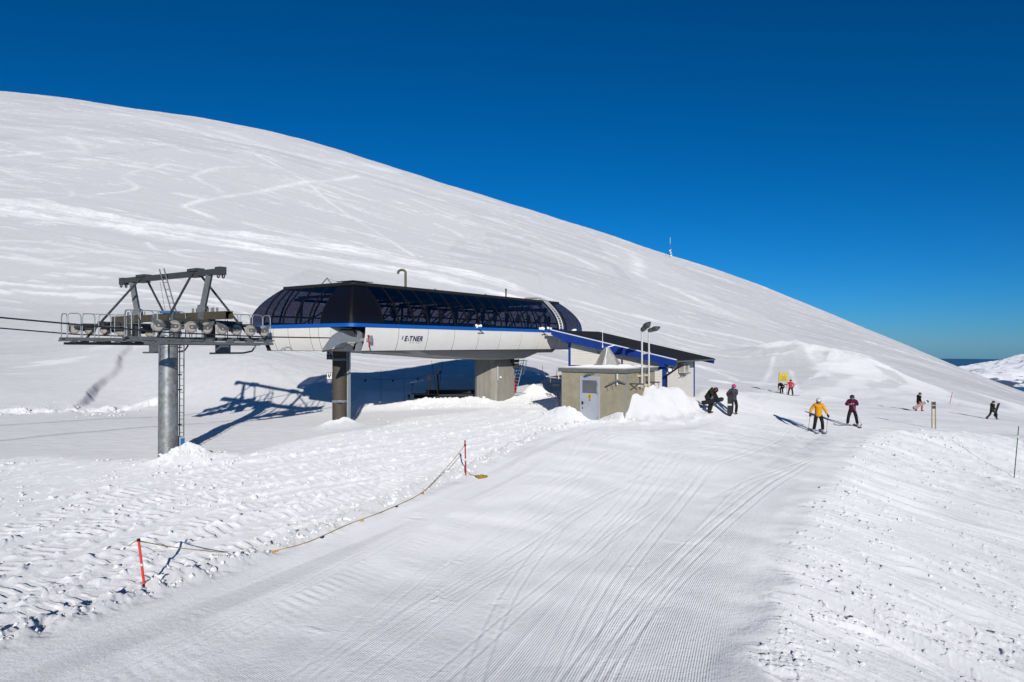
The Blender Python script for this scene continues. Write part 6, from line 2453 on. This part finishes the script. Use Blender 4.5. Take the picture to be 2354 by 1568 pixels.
    MB().add(vs, fs, True).build('trousers', M[trousers], root)
    # boots and gloves
    for i, s in ((0, 1), (1, -1)):
        sh, el, ha, hip, kn, an = J[s]
        ft = V3((math.sin(-foot_yaw[i]) * -1 if False else math.sin(foot_yaw[i]), math.cos(foot_yaw[i]), 0))
        base = an + V3((0, 0, -.10))
        nodes, edges = [], []
        q = [nd(an + V3((0, 0, .10)), .066), nd(an + V3((0, 0, -.01)), .066), nd(base + V3((0, 0, .055)) - ft * .03, .055), nd(base + V3((0, 0, .05)) + ft * .10, .052), nd(base + V3((0, 0, .045)) + ft * .19, .042)]
        edges = [(0, 1), (1, 2), (2, 3), (3, 4)]
        vs, fs = skin_mesh(nodes, edges, 0, 1)
        MB().add(vs, fs, True).build('boot', M[boots], root)
        if gloves:
            fd = nrm(ha - el)
            side = nrm(np.cross(fd, V3((.2, .5, .84))))
            dn = nrm(np.cross(side, fd))
            nodes, edges = [], []
            p0, p1 = nd(ha - fd * .045, .047), nd(ha + fd * .05, .045)
            edges = [(p0, p1)]
            for o_, l_ in ((-.036, .07), (-.013, .08), (.011, .078), (.034, .062)):
                k0 = nd(ha + fd * .09 + side * o_, .0155)
                k1 = nd(ha + fd * (.09 + l_ * .45) + side * o_ - dn * l_ * .5, .014)
                k2 = nd(ha + fd * (.08 + l_ * .2) + side * o_ - dn * l_ * .95, .013)
                edges += [(p1, k0), (k0, k1), (k1, k2)]
            t1 = nd(ha + fd * .04 + side * -.055, .018)
            t2 = nd(ha + fd * .075 + side * -.055 - dn * .04, .015)
            edges += [(p1, t1), (t1, t2)]
            vs, fs = skin_mesh(nodes, edges, p0, 1)
            MB().add(vs, fs, True).build('glove', M[gloves], root)
    # helmet shell open at the face, goggles with strap
    if helmet:
        mb = MB()
        rings = []
        for i_ in range(9):
            th = 1.62 * i_ / 8
            rr = max(math.sin(th), .02)
            rings.append([C(.122 * rr * math.cos(q_), .137 * rr * math.sin(q_) - .008, .03 + .125 * math.cos(th) - (.0 if math.sin(q_) > -.2 else .06 * max(0, th - 1.0) / .6 * 1.2)) for q_ in [2 * math.pi * k / 20 for k in range(20)]])
        inner = [[C(.108 * max(math.sin(1.62 * i_ / 8), .02) * math.cos(q_), .12 * max(math.sin(1.62 * i_ / 8), .02) * math.sin(q_) - .008, .03 + .108 * math.cos(1.62 * i_ / 8)) for q_ in [2 * math.pi * k / 20 for k in range(20)]] for i_ in range(8, -1, -1)]
        mb.loft([[p for p in r_] for r_ in rings] + inner, True, False, True)
        hl = mb.build('helmet', M[helmet], root)
        mb = MB()
        arc = [math.pi * (.1 + .8 * k / 12) for k in range(13)]
        rg = [[C(.105 * math.cos(q_), .122 * math.sin(q_) + dy, z) for q_ in arc] for dy, z in ((.0, .045), (.018, .035), (.02, .0), (.004, -.022))]
        mb.loft(rg, False, False, True)
        mb.build('goggles', M['lens'], root)
        mb = MB()
        full = [2 * math.pi * k / 24 for k in range(24)]
        zc = .06 if strap != 'lens' else .03
        rg = [[C(.131 * math.cos(q_), .146 * math.sin(q_) - .008, zc + z) for q_ in full] for z in (-.016, .016)]
        mb.loft(rg, True, False, True)
        mb.build('goggle_strap', M[strap], hl)
    mb = MB()     # collar or hood bunched behind the neck
    mb.ball(W(neck + sp * .02 - fw * .10), [.12 * scale, .07 * scale, .075 * scale], 10, 6, ax3)
    mb.ball(W(neck + sp * .0 + fw * .045), [.085 * scale, .05 * scale, .04 * scale], 10, 6, ax3)
    mb.build('hood', M[jacket] if extra is None else M[extra], root)
    return root, J, W


def ski_pair(who, feet_w, yaws, m='darksteel', L=1.62, mt='lightsteel'):
    for n_, (p, yw) in zip(('right', 'left'), zip(feet_w, yaws)):
        d = V3((-math.sin(yw), math.cos(yw), 0))
        s = V3((math.cos(yw), math.sin(yw), 0))
        x, y = p[0], p[1]
        g = gz(x, y)
        # follow the slope under the ski
        ga, gb = gz(x + d[0] * .6, y + d[1] * .6), gz(x - d[0] * .6, y - d[1] * .6)
        sl_ = (ga - gb) / 1.2
        d3 = nrm(d + V3((0, 0, sl_)))
        up = np.cross(s, d3)
        c = V3((x, y, (ga + gb) / 2 + .03))
        rg = []
        for t, w_, lift in ((-.5, .03, .03), (-.47, .045, .012), (-.3, .042, 0), (0, .036, 0), (.3, .043, 0), (.43, .052, .01), (.48, .042, .06), (.5, .015, .10)):
            q = c + d3 * (t * L) + up * lift
            rg.append([q - s * w_ - up * .009, q + s * w_ - up * .009, q + s * w_ + up * .009, q - s * w_ + up * .009])
        sk = thing('ski', 'ski under the %s foot of %s' % (n_, who), 'ski', tuple(c), 0, 'skis worn by the skiers')
        MB().loft(rg, True, True, False).build('blade', M[m], sk)
        mb = MB()
        mb.box(c + d3 * .16 + up * .03, (.07, .09, .05), (s, d3, up))
        mb.box(c - d3 * .16 + up * .035, (.07, .11, .06), (s, d3, up))
        mb.build('binding', M[mt], sk)


def ski_pole_at(label, grip, tip, m='polem'):
    g, t = V3(grip), V3(tip)
    d = nrm(t - g)
    r_ = thing('ski_pole', label, 'ski pole', tuple(t), 0, 'ski poles')
    MB().tube([g + d * .05, t], [.011, .008], 8).build('shaft', M[m], r_)
    MB().tube([g - d * .07, g + d * .06], .017, 8).build('grip', M['black'], r_)
    MB().tube([t - d * .07, t - d * .055], .042, 10).build('basket', M['black'], r_)


def snowboard(label, c, along, face_n, L=1.52, w=.125, m='board', stripe=None, emblem=None, bind=True, group='snowboards carried by the boarders'):
    a = nrm(along)
    n = V3(face_n)
    n = nrm(n - a * np.dot(n, a))
    s = np.cross(a, n)
    c = V3(c)
    r_ = thing('snowboard', label, 'snowboard', tuple(c), 0, group)
    rg = []
    for t in np.linspace(-.5, .5, 25):
        x = abs(t) * 2
        wd = w * (.93 + .12 * x) if x < .8 else w * 1.03 * math.sqrt(max(0.02, 1 - ((x - .8) / .2) ** 2))
        lf = .0 if x < .76 else .075 * ((x - .76) / .24) ** 2
        p = c + a * (t * L) - n * lf * -1
        rg.append([p - s * wd - n * .006, p + s * wd - n * .006, p + s * wd + n * .006, p - s * wd + n * .006])
    MB().loft(rg, True, True, False).build('deck', M[m], r_)
    for side in (1, -1):
        if stripe is not None:
            p = c + a * (stripe * L)
            MB().box(p + n * (.0075 * side), (2 * w * .97, .09, .002), (s, a, n)).build('white_stripe', M['board_w'], r_)
        if emblem is not None:
            p = c + a * (emblem * L) + n * (.0075 * side)
            MB().prism([(-.06, -.05), (.06, -.05), (0, .07)], p, s, a, n * side, 0, .002).build('emblem', M['board_b'], r_)
    if bind:
        for q in (-.16, .17):
            p = c + a * (q * L)
            mb = MB()
            mb.box(p + n * .02, (.15, .12, .03), (s, a, n))
            mb.prism([(-.09, 0), (.09, 0), (.10, .1), (.08, .22), (-.08, .22), (-.1, .1)], p - s * .10 + n * .02, a, n, s, -.012, .012)
            mb.tube([p - a * .08 + s * .05 + n * .03, p - a * .06 + s * .05 + n * .12, p + a * .06 + s * .05 + n * .12, p + a * .08 + s * .05 + n * .03], .014, 6)
            mb.build('binding', M['black'], r_)
    return r_


def face_cam(x, y, turn=0.0):
    """yaw of someone who faces the camera, turned by turn to their own left"""
    return math.atan2(-x, -(-y)) * 0 + math.pi - math.atan2(x, y) * -1 * -1 + turn


def spot(vx, y):
    x = U(vx) * y
    return V3((x, y, gz(x, y)))


CAMYAW = lambda p: math.pi + math.atan2(-p[0], p[1])      # facing the lens
# 1 yellow skier
p = spot(1881, 34.9)
yw = CAMYAW(p) + .12
_, J, W = person('person in a yellow jacket, black trousers and pale helmet skiing with two poles', p, yw, ((.40, .12, .93), (-.42, .10, .90)), ((.22, .02, .02), (-.20, .0, .02)), pelvis=(0, -.02, .93), lean=.10, head=(.25, .1),
                 jacket='j_yellow', trousers='t_black', boots='boot_w', helmet='h_white', extra='hair', group='people on the piste', hem=.30)
fw_ = [W((.22, .06, 0)), W((-.20, .04, 0))]
ski_pair('the skier in yellow', fw_, (yw + .15, yw + .05), 'lightsteel')
for s, n_ in ((1, 'right'), (-1, 'left')):
    h_ = W(J[s][2] + V3((0, .05, -.05)))
    t_ = V3((h_[0] + (-.10 if s > 0 else -.05), h_[1] + .05, 0))
    t_[2] = gz(t_[0], t_[1])
    ski_pole_at('ski pole planted in the %s hand of the yellow skier' % n_, h_ + V3((0, 0, .05)), t_)
# 2 plum skier
p = spot(1959, 37.2)
yw = CAMYAW(p) - .05
_, J, W = person('person in a plum jacket and black trousers looking down at their hands', p, yw, ((.10, .30, 1.20), (-.05, .33, 1.25)), ((.24, .02, .02), (-.24, -.10, .02)), pelvis=(0, -.03, .92), lean=.12, head=(.75, -.05),
                 jacket='j_plum', trousers='t_black', boots='boot_g', helmet='h_black', strap='strap_w', elbows=((1, -.2, -.5), (-1, -.2, -.5)), gloves=None, extra='j_black', group='people on the piste', hem=.26)
ski_pair('the skier in plum', [W((.24, .06, 0)), W((-.24, -.06, 0))], (yw - .95, yw + .25), 'darksteel')
h_ = W(J[-1][2] + V3((0, .05, 0)))
t_ = V3((h_[0] + .52, h_[1] + .1, 0))
t_[2] = gz(t_[0], t_[1]) + .12
ski_pole_at('ski pole dangling from the wrist of the skier in plum', h_, t_, 'timber')
# 3 bent boarder with board
p = spot(1630, 38.2)
yw = CAMYAW(p) + 1.05
_, J, W = person('person in dark olive bending over a black snowboard near the hut snow pile', p, yw, ((.22, .66, .74), (-.02, .60, .72)), ((.13, .04, .02), (-.13, -.02, .02)), pelvis=(0, -.12, .92), lean=.72, head=(.95, -.2),
                 jacket='j_olive', trousers='t_black', boots='boot_b', helmet='h_black', strap='strap_r', elbows=((.5, -.2, -.6), (-.5, -.2, -.6)), group='people on the piste', hem=.24)
cb = at(1637, 922, 37.65)
snowboard('black snowboard held level by the bending person in olive', cb, (1.0, .25, .16), (-.18, -.86, .42), L=1.38, m='board')
h_ = W(J[1][2])
t_ = at(1624, 950, 37.8)
t_[2] = gz(t_[0], t_[1])
ski_pole_at('thin pole leaning under the black board of the bending person', h_ + V3((.03, -.1, -.15)), t_)
# 4 pink helmet
p = spot(1686, 38.6)
yw = CAMYAW(p) + .25
_, J, W = person('person in a pink helmet and grey jacket holding a snowboard upright', p, yw, ((.36, .28, 1.02), (.10, .32, 1.12)), ((.12, .05, .02), (-.14, -.02, .02)), lean=.03, head=(.25, .15),
                 jacket='j_grey', trousers='t_black', boots='boot_b', helmet='h_pink', elbows=((1, -.1, -.4), (-1, .1, -.6)), group='people on the piste', hem=.30, scale=.98)
bb = spot(1677, 38.15)
snowboard('black snowboard with a white stripe standing upright in front of the pink helmet', bb + V3((.0, 0, .66)), (.03, .05, 1), (.15, -1, 0), L=1.34, w=.135, stripe=-.02, m='board', bind=False)
# 5 bending black person at the sign
p = spot(1797, 71.8)
yw = CAMYAW(p) - 2.5
_, J, W = person('person all in black bent double beside the yellow sign', p, yw, ((.12, .40, .45), (-.14, .38, .42)), ((.14, .05, .02), (-.14, .0, .02)), pelvis=(0, -.22, .86), lean=1.25, head=(.8, 0),
                 jacket='j_black', trousers='t_black', boots='boot_b', helmet='h_black', elbows=((.7, -.2, .2), (-.7, -.2, .2)), group='people on the piste', hem=.2)
ski_pair('the bent person in black', [W((.14, .1, 0)), W((-.14, .05, 0))], (-1.35, -1.5), 'black', 1.6)
# 6 red jacket
p = spot(1817, 73.0)
yw = CAMYAW(p) + 3.0
_, J, W = person('person in a coral and black jacket reaching for the yellow sign', p, yw, ((.26, .08, .95), (-.55, .12, 1.20)), ((.20, .12, .02), (-.24, -.08, .02)), lean=.06, head=(.15, -.3),
                 jacket='j_coral', trousers='t_black', boots='boot_b', helmet='h_black', elbows=((.8, -.3, -.2), (-.3, -.3, -.6)), group='people on the piste', hem=.2)
mb = MB()
vs_ = [W(q) for q in ((-.19, -.14, .86), (.19, -.14, .86), (.2, -.17, 1.22), (-.2, -.17, 1.22), (-.19, .16, .86), (.19, .16, .86), (.2, .19, 1.22), (-.2, .19, 1.22))]
rgs = []
for h_, w_, d_ in ((.78, .19, .165), (.9, .185, .165), (1.05, .19, .172), (1.2, .195, .178)):
    rgs.append([W((w_ * math.cos(a), d_ * math.sin(a) + .02 + .06 * (h_ - .93), h_)) for a in [2 * math.pi * k / 16 for k in range(16)]])
mb.loft(rgs, True, False, True)
mb.build('jacket_lower_panel', M['j_black'], _)
ski_pair('the person in coral and black', [W((.20, .16, 0)), W((-.24, -.04, 0))], (yw - .9, yw + .9), 'black', 1.5)
# 7 walking boarder in coral trousers
p = spot(2111, 62.0)
yw = -math.pi / 2 + .05
_, J, W = person('person in black jacket and coral trousers walking with a snowboard', p, yw, ((.20, .16, .86), (-.16, .22, .86)), ((.09, .24, .02), (-.1, -.22, .02)), pelvis=(0, 0, .90), lean=.10, head=(.35, 0),
                 jacket='j_black', trousers='t_coral', boots='boot_b', helmet='h_black', elbows=((.4, -1, 0), (-.4, -1, 0)), group='people on the piste', hem=.30)
snowboard('grey snowboard with a white stripe and blue emblem carried low, tail near snow', W((.30, -.02, .62)), (1.0, -.05, .50), (.1, -1, .25), L=1.58, w=.135, m='boardgrey', stripe=.36, emblem=-.38, bind=False)
# 8 rightmost walking boarder
p = spot(2280, 61.0)
yw = -math.pi / 2 - .1
_, J, W = person('person in dark clothes striding right with a snowboard under one arm', p, yw, ((.10, .30, .98), (-.14, .26, .92)), ((.1, .30, .02), (-.1, -.42, .02)), pelvis=(0, 0, .86), lean=.10, head=(.2, 0),
                 jacket='j_olive', trousers='t_dark', boots='boot_b', helmet='h_black', elbows=((.4, -1, -.2), (-.4, -1, -.2)), group='people on the piste', hem=.26, extra='j_black')
snowboard('dark snowboard with round blue tip hugged by the rightmost person', W((.02, .36, .86)), (.42, .1, 1), (.3, -1, .0), L=1.35, w=.14, m='board', emblem=.42, bind=False)
